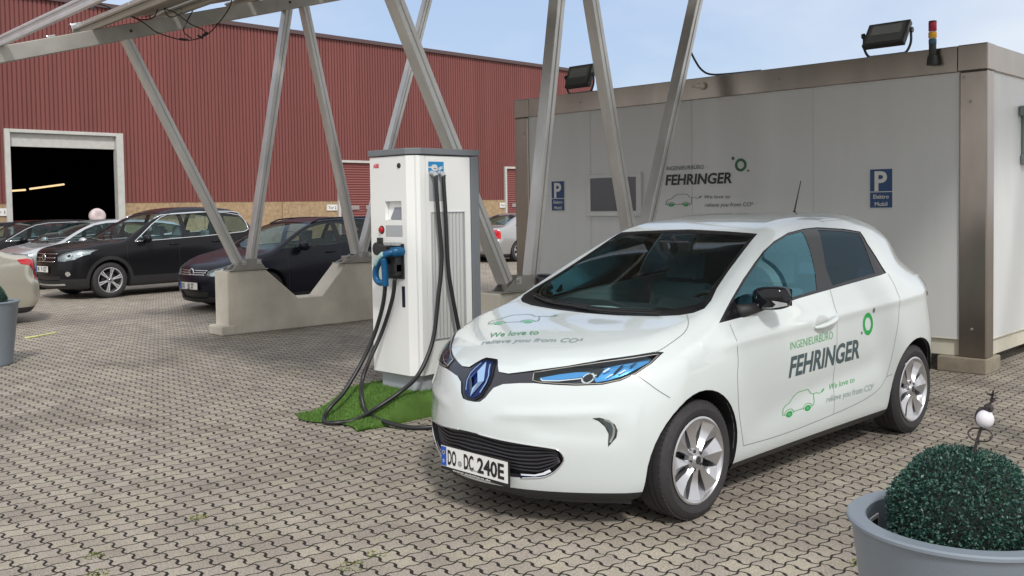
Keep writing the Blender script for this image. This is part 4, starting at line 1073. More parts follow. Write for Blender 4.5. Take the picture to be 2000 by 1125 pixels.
    def project(s, pts, plane, sg=1, off=.0015, t0=None, t1=None):
        """drop 2-D points onto the body along the third axis"""
        a, b, c = AX[plane]; pts = np.array(pts, float)
        if plane == 'side': T = np.linspace(1.05, .25, 60)*sg
        elif plane == 'front': T = np.linspace(-.12, 1.4, 90)
        else: T = np.linspace(1.8, .35, 90)
        P = np.zeros((len(pts), len(T), 3)); P[..., a] = pts[:, :1]; P[..., b] = pts[:, 1:2]; P[..., c] = T[None]
        f = s.S.F(P); neg = f < 0
        i = np.argmax(neg, 1); i = np.where(neg.any(1), np.maximum(i, 1), len(T)-1)
        r_ = np.arange(len(pts)); f0, f1 = f[r_, i-1], f[r_, i]; t = T[i-1]+(T[i]-T[i-1])*np.clip(f0/np.where(f0 == f1, 1, f0-f1), 0, 1)
        Q = np.zeros((len(pts), 3)); Q[:, a] = pts[:, 0]; Q[:, b] = pts[:, 1]; Q[:, c] = t
        for _ in range(4):
            g_ = s.S.grad(Q); f = s.S.F(Q); st_ = f/np.where(np.abs(g_[:, c]) < .08, .08, g_[:, c])
            Q[:, c] -= np.clip(st_, -.03, .03)
        return Q+s.S.normal(Q)*off
    def decal(s, name, V2, F2, plane, m, parent, sg=1, off=.0015, grid=.03):
        """flat figure laid onto the body as a thin film"""
        bm = bmesh.new()
        vs = [bm.verts.new((p[0], p[1], 0)) for p in V2]
        for f in F2:
            try: bm.faces.new([vs[i] for i in f])
            except ValueError: pass
        A_ = np.array(V2); lo, hi = A_.min(0), A_.max(0)
        for ax in (0, 1):
            n = int((hi[ax]-lo[ax])/grid)
            for i in range(1, n+1):
                co = [0, 0, 0]; no = [0, 0, 0]; co[ax] = lo[ax]+(hi[ax]-lo[ax])*i/(n+1); no[ax] = 1
                bmesh.ops.bisect_plane(bm, geom=bm.verts[:]+bm.edges[:]+bm.faces[:], plane_co=co, plane_no=no)
        bmesh.ops.triangulate(bm, faces=[f for f in bm.faces if len(f.verts) > 4])
        bm.verts.index_update()
        Q = s.project([v.co[:2] for v in bm.verts], plane, sg, off)
        Fc = [tuple(v.index for v in f.verts) for f in bm.faces]; bm.free()
        me = bpy.data.meshes.new(name); me.from_pydata(Q.tolist(), [], Fc); me.update()
        for p in me.polygons: p.use_smooth = True
        # faces look outward
        Nn = s.S.normal(Q)
        bad = sum(1 for p in me.polygons if np.dot(np.array(p.normal), Nn[p.vertices[0]]) < 0)
        if bad > len(me.polygons)/2: me.flip_normals()
        me.normals_split_custom_set_from_vertices(Nn.tolist())
        me.materials.append(m)
        o = bpy.data.objects.new(name, me); COL.objects.link(o); o.parent = parent
        return o
    def path(s, pts, plane, n=6, off=0., curve=True):
        P = [Vector((p[0], p[1], 0)) for p in pts]
        if curve: P = smooth_path(P, n)
        else:
            Q = []
            for i in range(len(P)-1): Q += [P[i].lerp(P[i+1], t/n) for t in range(n)]
            P = Q+[P[-1]]
        return s.project([(p.x, p.y) for p in P], plane, 1, off)
    def seam(s, name, paths, wd, m, parent, off=.0008, sides=(1, -1)):
        """thin ribbons along lines on the body"""
        mb = MB()
        for Q in paths:
            Nn = s.S.normal(Q); d = np.gradient(Q, axis=0); b = np.cross(Nn, d); b /= np.linalg.norm(b, axis=1, keepdims=True)
            L, R_ = Q+b*wd/2+Nn*off, Q-b*wd/2+Nn*off
            for sg in sides:
                n = len(mb.v); k_ = np.array([1, sg, 1])
                V = np.empty((2*len(Q), 3)); V[0::2] = L*k_; V[1::2] = R_*k_
                mb.add(V.tolist(), [(2*i, 2*i+1, 2*i+3, 2*i+2) for i in range(len(Q)-1)])
        return build_flat(mb, name, m, parent)
    def rods(s, name, paths, r_, m, parent, sides=(1, -1), off=0.):
        mb = MB()
        for Q in paths:
            Q = Q+s.S.normal(Q)*off
            for sg in sides: mb.tube((Q*np.array([1, sg, 1])).tolist(), r_, 6)
        return mb.build(name, m, parent, smooth=True)

def quad_map(c, V):
    """unit square -> four corners (bl, br, tr, tl)"""
    c = np.array(c, float); u, v = V[:, :1], V[:, 1:]
    return (1-u)*(1-v)*c[0]+u*(1-v)*c[1]+u*v*c[2]+(1-u)*v*c[3]
def car_text(B, s_, corners, plane, m, parent, name, weight=0., shear=0., sg=1):
    V, Fc = text2d(s_, weight, shear); V = V.copy(); V[:, 0] /= V[:, 0].max()
    return B.decal(name, quad_map(corners, V), Fc, plane, m, parent, sg)

# ------------------------------------------------------------------ wheels
def wheel(parent, loc, sg, Rt=.31, wt=.205, Rr=.222, style='blade', alloy=None, n_sp=8):
    """road wheel; sg=+1 on the car's left. Axis along y, outer face at loc.y"""
    alloy = alloy or M_alloy
    x, y, z = loc
    P = lambda r_, d: (r_, -d*sg)                  # d = depth inward from the outer face
    q = MB()
    rim = [P(Rr, .004), P(Rr+.006, .0), P(Rr-.004, -.004), P(Rr-.012, .004), P(Rr-.020, .03), P(Rr-.03, .10), P(Rr-.02, wt)]
    q.lathe(rim, 48, (x, y, z), 'y')
    if style == 'blade':
        for i in range(n_sp):
            a0 = 2*math.pi*(i+.12)/n_sp; w_o = 0
            def pt(r_, da, d): a = a0+da*sg; return (x+r_*math.cos(a), y-d*sg, z+r_*math.sin(a))
            ro, ri = Rr-.010, .052
            pr = [(ri, .30, -.30, .016), (.085, .21, -.16, .020), (.13, .31, -.20, .021), (.17, .37, -.27, .016), (ro, .44, -.34, .008)]
            V = []
            for r_, aL, aR, d in pr:
                V += [pt(r_, aL, d+.012), pt(r_, aL*.25+aR*.2, d-.008), pt(r_, aR, d+.018), pt(r_, aR*.9, d+.05), pt(r_, aL*.9, d+.05)]
            Fc = []
            for k_ in range(len(pr)-1):
                o = 5*k_
                for j in range(5): Fc.append((o+j, o+(j+1) % 5, o+5+(j+1) % 5, o+5+j))
            Fc += [(0, 1, 2, 3, 4), tuple(20+j for j in range(5))]
            q.add(V, Fc)
    else:
        for i in range(n_sp):
            for da in ((-.10, .10) if style == 'twin' else (0,)):
                a0 = 2*math.pi*i/n_sp+.3+da*(1)
                u = Vector((math.cos(a0), 0, math.sin(a0))); t = Vector((-math.sin(a0), 0, math.cos(a0))); nn = Vector((0, -sg, 0))
                h0, h1 = (.011, .016) if style == 'twin' else (.018, .026)
                V = []
                for r_, h, d in ((.05, h0*1.2, .02), (Rr*.6, h0, .018), (Rr-.012, h1, .010)):
                    c = Vector((x, y, z))+u*r_
                    V += [c+t*h+nn*d, c+nn*(d-.006), c-t*h+nn*d, c-t*h+nn*(d+.03), c+t*h+nn*(d+.03)]
                Fc = []
                for k_ in range(2):
                    o = 5*k_
                    for j in range(5): Fc.append((o+j, o+(j+1) % 5, o+5+(j+1) % 5, o+5+j))
                q.add(V, Fc)
    q.lathe([P(0, .004), P(.024, .004), P(.030, .008), P(.034, .014), P(.064, .020), P(.068, .045)], 24, (x, y, z), 'y')
    wh = q.build('wheel', alloy, parent, auto=.5)
    q = MB(); q.lathe([P(0, .0025), P(.021, .0025), P(.024, .006)], 20, (x, y, z), 'y')
    for i in range(5):
        a = 2*math.pi*(i+.5)/5; q.lathe([P(0, .012), P(.009, .013), P(.010, .03)], 8, (x+.049*math.cos(a), y, z+.049*math.sin(a)), 'y')
    q.build('hub_cap', M_dark_alloy, wh)
    q = MB()
    q.lathe([P(Rr-.012, .035), P(Rr+.006, .006), P(Rr+.022, -.002), P(Rr+.045, -.006), P(Rt-.022, .004), P(Rt-.010, .014), P(Rt-.003, .026), P(Rt, .04), P(Rt, .065), P(Rt-.006, .066), P(Rt-.006, .071), P(Rt, .072), P(Rt, .100), P(Rt-.006, .101), P(Rt-.006, .106), P(Rt, .107), P(Rt, wt-.045), P(Rt-.006, wt-.02), P(Rt-.03, wt), P(Rr, wt-.01)], 72, (x, y, z), 'y')
    for i in range(72):            # tread blocks at the shoulder
        a = 2*math.pi*i/72
        u = Vector((math.cos(a), 0, math.sin(a))); t = Vector((-math.sin(a), 0, math.cos(a)))
        c = Vector((x, y, z))
        q.frame(c, u, t, Vector((0, -sg, 0)), (Rt-.012, -.0085, .020), (Rt+.0005, .0085, .060))
    q.build('tyre', M_tyre, wh, auto=.5)
    q = MB(); q.lathe([P(0, .075), (Rr*.62, -.075*sg), (Rr*.62, -.09*sg), P(0, .09)], 36, (x, y, z), 'y'); q.lathe([P(0, wt-.03), P(Rr-.03, wt-.03)], 24, (x, y, z), 'y'); q.build('brake_disc', M_dark_alloy, wh)
    return wh
def arch_poly(cx, cz, r_, n=22):
    a = np.linspace(math.radians(-4), math.pi+math.radians(4), n)
    pts_ = [(cx+r_*math.cos(t), cz+r_*math.sin(t)) for t in a]
    return [(cx+r_*.99, .0)]+pts_+[(cx-r_*.99, .0)]
def arch_liner(B, parent, arches, yin=.50):
    q = MB()
    for cx, cz, r_ in arches:
        a = np.linspace(-.55, math.pi+.55, 34)
        pp = [(cx+r_*math.cos(t), max(cz+r_*math.sin(t), .10)) for t in a]
        Y = B.project(pp, 'side', 1, 0)[:, 1]
        for sg in (1, -1):
            V = []
            for (x, z), y in zip(pp, Y): V += [(x, (min(y, .95)-.004)*sg, z), (x, yin*sg, z)]
            n = len(pp)
            q.add(V, [(2*i, 2*i+1, 2*i+3, 2*i+2) for i in range(n-1)]+[tuple(2*i+1 for i in range(n))])
    return q.build('wheel_arch_liner', M_trim, parent)
def plate(parent, loc, text, nx_, w=.52, h=.11, tilt=0., groups=None):
    """number plate facing along -x (nx_=-1) or +x (nx_=+1); loc is its centre"""
    x, y, z = loc
    f = lambda u, v, d: (x+nx_*d+v*tilt*nx_*-1, y+(u)*(1 if nx_ > 0 else -1)*1, z+v)
    def slab(u0, u1, v0, v1, d0, d1): 
        q = MB(); q.add([f(u0,v0,d0),f(u1,v0,d0),f(u1,v1,d0),f(u0,v1,d0),f(u0,v0,d1),f(u1,v0,d1),f(u1,v1,d1),f(u0,v1,d1)], [(0,1,2,3),(4,5,6,7),(0,1,5,4),(1,2,6,5),(2,3,7,6),(3,0,4,7)]); return q
    pl = slab(-w/2-.006, w/2+.006, -h/2-.020, h/2+.006, -.012, .0).build('number_plate', M_plate_black, parent, bevel=.003)
    slab(-w/2, w/2, -h/2, h/2, .0005, .003).build('plate_face', M_plate, pl)
    slab(-w/2+.002, -w/2+.044, -h/2+.003, h/2-.003, .0032, .0042).build('plate_band', M_plate_blue, pl)
    x0 = -w/2+.055
    for s_, u0, u1 in groups:
        build_flat(text_flat(s_, lambda u, v: f(u0+u, -h*.34+v, .0046), width=u1-u0, cap=h*.72, weight=.03), 'plate_text', M_plate_black, pl)
    return pl, f
# ------------------------------------------------------------------ the white electric hatchback
# local frame of every car: x runs back from the nose, y to the car's right, z up (the car's left side has y < 0)
Z = CarShape(ZOE)
CYAW = R(-1.618)
ev = thing('hatchback', 'white electric hatchback with green and grey company lettering parked beside the charging column', 'car',
           (4.2140-.84*math.cos(CYAW), 3.6210-.84*math.sin(CYAW), 0), CYAW)
B = Body(Z, .019, 4.25)
FRONT_W, REAR_W = .84, 3.428
f_ws = [(.937, 0), (.943, .233), (.970, .488), (1.010, .611), (1.055, .668), (1.115, .700), (1.20, .688), (1.312, .648), (1.485, .610), (1.703, .572), (1.912, .540), (1.935, .319), (1.961, 0), (1.961, -.05), (.937, -.05)]
f_wsg = [(1.03, 0), (1.035, .233), (1.06, .46), (1.10, .565), (1.15, .628), (1.20, .650), (1.312, .618), (1.485, .584), (1.703, .547), (1.868, .520), (1.885, .319), (1.90, 0), (1.90, -.05), (1.03, -.05)]
f_dlo = [(1.104,.995),(1.314,1.113),(1.482,1.204),(1.647,1.283),(1.794,1.349),(1.955,1.403),(2.163,1.448),(2.374,1.467),(2.551,1.472),(2.841,1.454),(3.015,1.431),(3.028,1.349),(3.073,1.253),(3.108,1.147),(3.017,1.137),(2.333,1.088),(1.951,1.062),(1.418,1.011)]
f_fg = [(1.329,1.104),(1.528,1.210),(1.780,1.336),(1.940,1.389),(2.142,1.434),(2.336,1.453),(2.313,1.356),(2.265,1.204),(2.198,1.097),(1.964,1.080),(1.431,1.033),(1.347,1.033)]
f_rg = [(2.532,1.457),(2.820,1.441),(2.990,1.421),(2.985,1.298),(2.964,1.155),(2.395,1.110),(2.405,1.225),(2.47,1.36)]
f_band = [(0,.836),(.045,.835),(.062,.826),(.116,.784),(.180,.781),(.304,.804),(.448,.830),(.576,.860),(.687,.880),(.749,.893),(.776,.889),(.770,.843),(.742,.797),(.695,.767),(.634,.749),(.532,.743),(.434,.745),(.342,.748),(.267,.743),(.178,.731),(.127,.708),(.095,.657),(.067,.634),(.03,.629),(-.05,.629),(-.05,.836)]
f_lamp = [(.317,.795),(.456,.824),(.586,.849),(.695,.868),(.750,.879),(.768,.880),(.764,.843),(.738,.800),(.692,.772),(.632,.755),(.531,.750),(.433,.752),(.366,.754),(.332,.760)]
f_grille = [(0,.476),(.071,.474),(.190,.463),(.331,.451),(.452,.439),(.490,.428),(.508,.402),(.506,.372),(.479,.333),(.440,.300),(.395,.282),(.297,.270),(0,.264),(-.05,.264),(-.05,.476)]
f_fog = [(.621,.590),(.648,.594),(.684,.580),(.705,.558),(.714,.530),(.710,.496),(.694,.468),(.682,.450),(.680,.478),(.681,.513),(.668,.548),(.645,.576)]
B.cut('screen_surround', f_ws, 'top', lambda c, n: n.z > .25 and c.z > .96)
B.cut('screen_glass', f_wsg, 'top', lambda c, n: n.z > .25 and c.z > .96, over=('screen_surround',))
B.cut('window_surround', f_dlo, 'side', lambda c, n: n.y > .3 and c.z > .95)
B.cut('front_glass', f_fg, 'side', None, over=('window_surround',))
B.cut('rear_glass', f_rg, 'side', None, over=('window_surround',))
B.cut('band', f_band, 'front', lambda c, n: c.x < .8 and n.x < .3)
B.cut('lamp', f_lamp, 'front', lambda c, n: c.x < .8 and n.x < .3, over=('band',))
B.cut('grille', f_grille, 'front', lambda c, n: c.x < .5 and n.x < 0)
B.cut('fog', f_fog, 'front', lambda c, n: c.x < .7 and n.x < 0)
B.cut('tail_window', [(-.05, 1.05), (.56, 1.05), (.50, 1.38), (0, 1.41), (-.05, 1.41)], 'front', lambda c, n: c.x > 3.3 and n.x > .2)
B.cut('tail_lamp', [(3.62,1.10),(3.80,1.07),(4.06,.93),(4.06,.88),(3.80,.93),(3.66,.985)], 'side', lambda c, n: c.y > .4)
for cx in (FRONT_W, REAR_W): B.cut('x', arch_poly(cx, .31, .368), 'side', lambda c, n: c.y > .45, over=None, delete=True)
B.cut('under', [(-.2, -.1), (4.3, -.1), (4.3, .232), (-.2, .205)], 'side', None)
B.cut('front_door', [(1.199,.94),(1.19,.80),(1.172,.69),(1.20,.50),(1.278,.303),(1.675,.292),(2.171,.306),(2.30,.316),(2.292,.60),(2.296,.83),(2.312,1.0),(2.335,1.095),(2.1,1.09),(1.42,1.025),(1.19,1.01)], 'side', lambda c, n: c.y > .5 and n.y > .3)
B.cut('rear_door', [(2.304,.316),(2.622,.336),(2.876,.385),(2.98,.46),(3.02,.56),(3.07,.70),(3.13,.86),(3.15,1.0),(3.12,1.15),(3.0,1.15),(2.335,1.096),(2.316,1.0),(2.30,.83),(2.296,.60)], 'side', lambda c, n: c.y > .5 and n.y > .3)
B.cut('bonnet', [(1.03,0),(1.04,.50),(1.03,.645),(.936,.722),(.870,.755),(.792,.768),(.682,.764),(.60,.748),(.50,.68),(.38,.565),(.27,.45),(.17,.305),(.11,.18),(.10,.10),(.10,-.05),(1.03,-.05)], 'top', lambda c, n: n.z > .2 and c.z > .74 and c.x < 1.06)

bodyo = B.make('body', ('body',), M_white, ev)
B.make('bonnet', ('bonnet',), M_white, ev)
doors_ = {}
for nm in ('front_door', 'rear_door'):
    for sd_ in ('left', 'right'): doors_[nm, sd_] = B.make(nm, (nm,), M_white, ev, side=sd_)
B.make('sill_skirt', ('under',), M_trim, ev)
ws = B.make('windscreen', ('screen_glass',), M_wscreen, ev, off=-.002)
B.make('windscreen_surround', ('screen_surround',), M_black_gloss, ws, off=.0)
for sd_ in ('left', 'right'):
    ps = B.make('window_surround', ('window_surround',), M_black_gloss, ev, off=-.004, side=sd_)
    B.make('front_window', ('front_glass',), M_window, ev, off=-.006, side=sd_)
    B.make('rear_window', ('rear_glass',), M_window_dark, ev, off=-.006, side=sd_)
    tl = B.make('tail_lamp', ('tail_lamp',), M_clear_lamp, ev, off=.012, side=sd_, wall=-.02)
    # headlamp: dark bowl, blue fins, projector, lens
    hl = B.make('headlamp', ('lamp',), M_lens, ev, off=.001, side=sd_)
    B.make('headlamp_bowl', ('lamp',), mat('headlamp_dark', (.075, .09, .105), .22, .5) if 'headlamp_dark' not in MATS else MATS['headlamp_dark'], hl, off=-.045, side=sd_, wall=.046)
    sg = -1 if sd_ == 'left' else 1
    F = lambda L, s=sg: [(s*a, b) for a, b in L]
    def px(L):          # sketch coordinates of the lamp face -> (y, z)
        return [(a, b) for a, b in L]
    fin1 = [(.352,.780),(.43,.800),(.50,.812),(.55,.814),(.572,.806),(.53,.788),(.45,.774),(.366,.769)]
    fin2 = [(.594,.832),(.665,.852),(.716,.866),(.752,.874),(.754,.856),(.728,.826),(.694,.796),(.652,.775),(.606,.764),(.594,.778)]
    edge = [(.360,.774),(.374,.7665),(.45,.7685),(.53,.780),(.60,.799)]
    B.decal('lamp_fin', F(fin1), [tuple(range(len(fin1)))], 'front', M_blue_chrome, hl, 1, off=-.016)
    B.decal('lamp_fin', F(fin2), [tuple(range(len(fin2)))], 'front', M_blue_chrome, hl, 1, off=-.020)
    V_, F_ = stroke2d(edge, .005); B.decal('lamp_strip', F(V_), F_, 'front', mat('lamp_white_strip', (.8, .84, .88), .2) if 'lamp_white_strip' not in MATS else MATS['lamp_white_strip'], hl, 1, off=-.012)
    dk = [[(.595,.790),(.600,.835),(.607,.838),(.604,.79)],[(.655,.80),(.667,.842),(.675,.845),(.665,.80)],[(.70,.835),(.712,.858),(.718,.86),(.708,.834)]]
    for D_ in dk: B.decal('lamp_divider', F(D_), [(0, 1, 2, 3)], 'front', M_black_gloss, hl, 1, off=-.010)
    bt_ = [[(.612,.812),(.626,.828),(.634,.826),(.62,.806)],[(.636,.780),(.65,.80),(.662,.802),(.645,.784)],[(.675,.803),(.69,.82),(.70,.82),(.684,.80)]]
    for D_ in bt_: B.decal('lamp_glint', F(D_), [(0, 1, 2, 3)], 'front', MATS['lamp_white_strip'], hl, 1, off=-.006)
    V_, F_ = ring2d((.568*sg, .782), .026, .019, 20, 1.0); B.decal('projector_ring', V_, F_, 'front', M_chrome, hl, 1, off=-.010)
    V_, F_ = disc2d((.568*sg, .782), .019, 20, 1.0); B.decal('projector_lens', V_, F_, 'front', M_black_gloss, hl, 1, off=-.008)
    B.rods('lamp_rim', [B.path(f_lamp+f_lamp[:1], 'front', 4, 0, curve=False)], .0028, M_galv_dark, hl, sides=(sg,), off=.001)
    # running lamp in the bumper
    fo = B.make('running_lamp', ('fog',), M_lens, ev, off=.001, side=sd_)
    B.make('running_lamp_bowl', ('fog',), mat('running_lamp_dark', (.20, .23, .25), .2, .5) if 'running_lamp_dark' not in MATS else MATS['running_lamp_dark'], fo, off=-.012, side=sd_, wall=.012)
    V_, F_ = stroke2d([(.665,.584),(.692,.567),(.701,.540),(.699,.505),(.689,.470)], .008); B.decal('running_lamp_strip', F(V_), F_, 'front', M_chrome, fo, 1, off=-.008)
# tail gate glass
B.make('tail_window', ('tail_window',), M_window_dark, ev, off=-.004)
# front band with the diamond badge
band = B.make('front_band', ('band',), M_grey_band, ev, off=-.006)
ob = [(0,.832),(.047,.830),(.088,.768),(.092,.730),(.068,.660),(.026,.636),(-.026,.636),(-.068,.660),(-.092,.730),(-.088,.768),(-.047,.830)]
B.decal('badge_surround', ob, [tuple(range(len(ob)))], 'front', M_black_gloss, band, 1, off=.002, grid=.015)
badge = [(0,.822),(.040,.820),(.078,.766),(.082,.730),(.060,.668),(.022,.645),(-.022,.645),(-.060,.668),(-.082,.730),(-.078,.766),(-.040,.820)]
bz = B.decal('badge_shield', badge, [tuple(range(len(badge)))], 'front', M_blue_dark, band, 1, off=.006, grid=.015)
def lozenge(cy, cz, w_, h_): return [(cy, cz+h_), (cy+w_, cz), (cy, cz-h_), (cy-w_, cz)]
# raised lozenge
lo_, li_ = lozenge(0, .733, .058, .082), lozenge(0, .733, .026, .040)
li_ = [(.006, .772), (.030, .742), (-.006, .694), (-.030, .724)]
V_ = lo_+li_; F_ = [(i, (i+1) % 4, 4+(i+1) % 4, 4+i) for i in range(4)]
lz = MB()
Q0 = B.project(V_, 'front', 1, .009); Q1 = Q0+np.array([[-.004, 0, 0]]*4+[[-.016, 0, 0]]*4)
lz.add(np.concatenate([Q0, Q1]).tolist(), [tuple(8+i for i in f) for f in F_]+[(i, (i+1) % 4, 8+(i+1) % 4, 8+i) for i in range(4)]+[(4+(i+1) % 4, 4+i, 12+i, 12+(i+1) % 4) for i in range(4)])
lz.build('diamond_badge', mat('badge_blue_chrome', (.42, .62, .90), .12, 1.), bz)
for s_ in (1, -1):
    V_, F_ = stroke2d([(s_*.034, .808), (s_*.070, .757), (s_*.072, .722), (s_*.054, .676)], .006); B.decal('badge_edge', V_, F_, 'front', MATS['badge_blue_chrome'], bz, 1, off=.0075)
# lower grille: deep dark mesh with rolling ribs, chrome lip and pale corner strips
def ripple(W, V, Nn):
    W = W.copy(); z = V[:, 2]; y = np.abs(V[:, 1])
    ph = (z-.26)/.036+.55*np.sin((y-.1)*11)*np.clip((.5-y)*4, 0, 1)+1.2*np.clip((y-.36)/.14, 0, 1)**2
    W[:, 0] += .0075*np.sin(ph*2*math.pi)
    return W
gl_ = B.make('lower_grille', ('grille',), M_grille, ev, off=-.035, wall=.035)
ribs = []
for k_ in range(7):
    z0 = .296+.0245*k_
    pts_ = []
    for yy in np.linspace(-.49, .49, 29):
        zz = z0+.012*math.sin(abs(yy)*13+k_*.35)*min(1, abs(yy)*4)
        y_ = abs(yy)
        top_ = np.interp(y_, [0, .19, .45, .49], [.462, .452, .428, .405]); bot_ = np.interp(y_, [0, .39, .45, .49], [.275, .292, .318, .355])
        pts_.append((yy, bot_+(top_-bot_)*min(1, max(0, (zz-.275)/.19))))
    ribs.append(B.path(pts_, 'front', 2, 0, curve=False))
B.rods('grille_rib', ribs, .0072, M_grille, gl_, sides=(1,), off=-.030)
gp_ = f_grille[:-2]
B.rods('grille_lip', [B.path(gp_[1:12], 'front', 5, 0)], .0035, M_chrome, gl_, off=.002)
for s_ in (1, -1):
    V_, F_ = stroke2d([(.300, .283), (.37, .286), (.41, .299), (.445, .320)], .013)
    B.decal('grille_strip', [(s_*a, b) for a, b in V_], F_, 'front', MATS['lamp_white_strip'], gl_, 1, off=-.004)
    V_, F_ = stroke2d([(.300, .276), (.37, .278), (.415, .290)], .010)
    B.decal('grille_strip', [(s_*a, b) for a, b in V_], F_, 'front', M_blue_dark, gl_, 1, off=-.003)
pl, pf_ = plate(ev, (.035, 0, .298), '', -1, groups=(('DO', -.204, -.134), ('DC', -.073, .004), ('240E', .033, .236)))
V_, F_ = disc2d((-.105, -.020), .016, 18); q = MB(); q.add([pf_(u, v, .0048) for u, v in V_], F_); build_flat(q, 'plate_seal', mat('plate_seal', (.42, .44, .46), .4), pl)
V_, F_ = ring2d((-.105, -.020), .012, .009, 18); q = MB(); q.add([pf_(u, v, .0052) for u, v in V_], F_); build_flat(q, 'plate_seal_ring', M_letter_grey, pl)
build_flat(text_flat('www.autohaus.de', lambda u, v: pf_(-.17+u, -.071+v, .0008), width=.30, cap=.011, weight=.01), 'holder_text', M_plate, pl)
build_flat(text_flat('D', lambda u, v: pf_(-.245+u, -.034+v, .0046), width=.014, cap=.018, weight=.01), 'plate_text', M_plate, pl)
V_, F_ = ring2d((-.237, .020), .011, .0085, 12); q = MB(); q.add([pf_(u, v, .0046) for u, v in V_], F_); build_flat(q, 'plate_stars', mat('star_yellow', (.75, .60, .05), .5), pl)
# seams
SE = [B.path([(1.196,.98),(1.19,.80),(1.172,.69),(1.20,.50),(1.278,.303)], 'side'), B.path([(1.278,.303),(1.675,.292),(2.171,.306),(2.622,.336),(2.876,.385),(2.98,.46)], 'side'),
      B.path([(2.98,.46),(3.02,.56),(3.07,.70),(3.13,.86),(3.15,1.0),(3.125,1.14)], 'side'), B.path([(2.300,.316),(2.294,.60),(2.298,.83),(2.314,1.0),(2.337,1.09)], 'side'),
      B.path([(1.03,.645),(.936,.722),(.870,.755),(.792,.768),(.682,.764),(.61,.750)], 'top'), B.path([(.463,.795),(.524,.725),(.590,.675)], 'side', off=0), B.path([(2.98,.46),(3.06,.466)], 'side')]
B.seam('panel_gap', SE, .0045, M_seam, bodyo)
# roof seams and front roof edge, fuel of detail: lines across the roof at the screen and at the rear
B.seam('roof_seam', [B.path([(2.52,0),(2.55,.20),(2.62,.45),(2.70,.56)], 'top')], .005, M_seam, bodyo)
# dark gap under the screen, wipers
for (a, b_, nm) in (([( .985,-.50),(.975,-.10),(.995,.14)], .004, 'wiper'), ([(1.00,.05),(1.02,.36),(1.09,.58)], .004, 'wiper')):
    Q = B.path(a, 'top', 6, .010); q = MB(); q.tube(Q.tolist(), .007, 6); q.tube((Q+np.array([.018, 0, .010])).tolist(), .004, 6); q.build(nm, M_trim, ev)
# mirrors
for sg in (-1, 1):
    mr_ = MB()
    c = Vector((1.515, sg*.868, 1.103))
    for (dx, w_, h_, zz) in (): pass
    n1, n2 = 20, 10; V = []; Fc = []
    for j in range(n2+1):
        t = -1+2*j/n2                                   # along the car's width
        for i in range(n1):
            a = 2*math.pi*i/n1
            e = (max(0, 1-abs(t)**3.5))**.42
            ca, sa = math.cos(a), math.sin(a)
            ex_ = math.copysign(abs(ca)**.62, ca)*.062*e+ .012*(1-t*t)*(ca < 0)*-1
            ez = math.copysign(abs(sa)**.62, sa)*.066*e+.010*t*(1 if sa > 0 else .4)
            V.append((c.x+ex_+.030*t*t*(-sg*0+1)*.6+.035*t*0, c.y+sg*t*.118, c.z+ez))
    for j in range(n2):
        for i in range(n1): Fc.append((j*n1+i, j*n1+(i+1) % n1, (j+1)*n1+(i+1) % n1, (j+1)*n1+i))
    mr_.add(V, Fc+[tuple(range(n1)), tuple(n2*n1+i for i in range(n1))])
    mm = mr_.build('door_mirror', M_black_gloss, ev, smooth=True)
    q = MB(); q.tube([(1.33, sg*.765, 1.03), (1.42, sg*.79, 1.04), (1.50, sg*.82, 1.055)], [.045, .034, .028], 8); q.build('mirror_foot', M_trim, mm, smooth=True)
    q = MB(); q.lathe([(0, 0)], 3) if False else None
    V = []; n = 10
    for i in range(n+1):
        t = i/n; y = c.y+sg*(-.045+.160*t); wz = .022*math.sin(math.pi*min(1, t*.9+.08))
        fx = c.x-.060*(max(0, 1-abs(-.37+1.31*t)**3.5))**.42+.018*( -.37+1.31*t)**2-.009
        V += [(fx-.002, y, c.z-.040+.018*t+wz), (fx+.006, y, c.z-.046+.012*t-wz*.5)]
    q.add(V, [(2*i, 2*i+1, 2*i+3, 2*i+2) for i in range(n)]); q.build('mirror_indicator', M_clear_lamp, mm, smooth=True)
    q = MB(); q.add([(c.x+.066, c.y-sg*.095, c.z-.045), (c.x+.066, c.y+sg*.095, c.z-.045), (c.x+.066, c.y+sg*.095, c.z+.05), (c.x+.066, c.y-sg*.095, c.z+.05)], [(0, 1, 2, 3)]); q.build('mirror_glass', M_chrome, mm)
# door handles; a flat grey oval paints the shade of each cup
M_cup_shade = mat('handle_cup_shade', (.50, .52, .51), .35)
for sg, sd_ in ((-1, 'left'), (1, 'right')):
    dr = doors_['front_door', sd_]
    cup = [(2.055+.066*1.15*math.cos(a)+.06, .910+.040*math.sin(a)) for a in np.linspace(0, 2*math.pi, 20)[:-1]]
    B.decal('handle_cup_shade', cup, [tuple(range(len(cup)))], 'side', M_cup_shade, dr, sg, off=.001, grid=.02)
    Q = B.project([(2.02, .884), (2.06, .888), (2.12, .897), (2.18, .906), (2.235, .916), (2.265, .922)], 'side', sg, 0)
    Q[:, 1] += sg*np.array([.004, .022, .032, .032, .024, .010])
    q = MB(); q.tube(smooth_path(Q.tolist(), 5), [ .008+.008*min(1, i/6) if i < 12 else .017 for i in range(26)], 10); hd = q.build('door_handle', M_white, dr, smooth=True)
    lc = B.project([(2.258, .920)], 'side', sg, .026)[0]; q = MB(); q.lathe([(0, 0), (.006, 0), (.006, -sg*.006)], 10, tuple(lc), 'y'); q.build('lock', M_plate_black, hd)
# antenna
q = MB(); q.lathe([(.028, 1.535), (.022, 1.555), (.008, 1.572), (0, 1.575)], 14, (3.30, 0, .0)); q.tube([(3.30, 0, 1.565), (3.40, 0, 1.80)], [.006, .0035], 8); q.build('aerial', M_trim, ev, smooth=True)
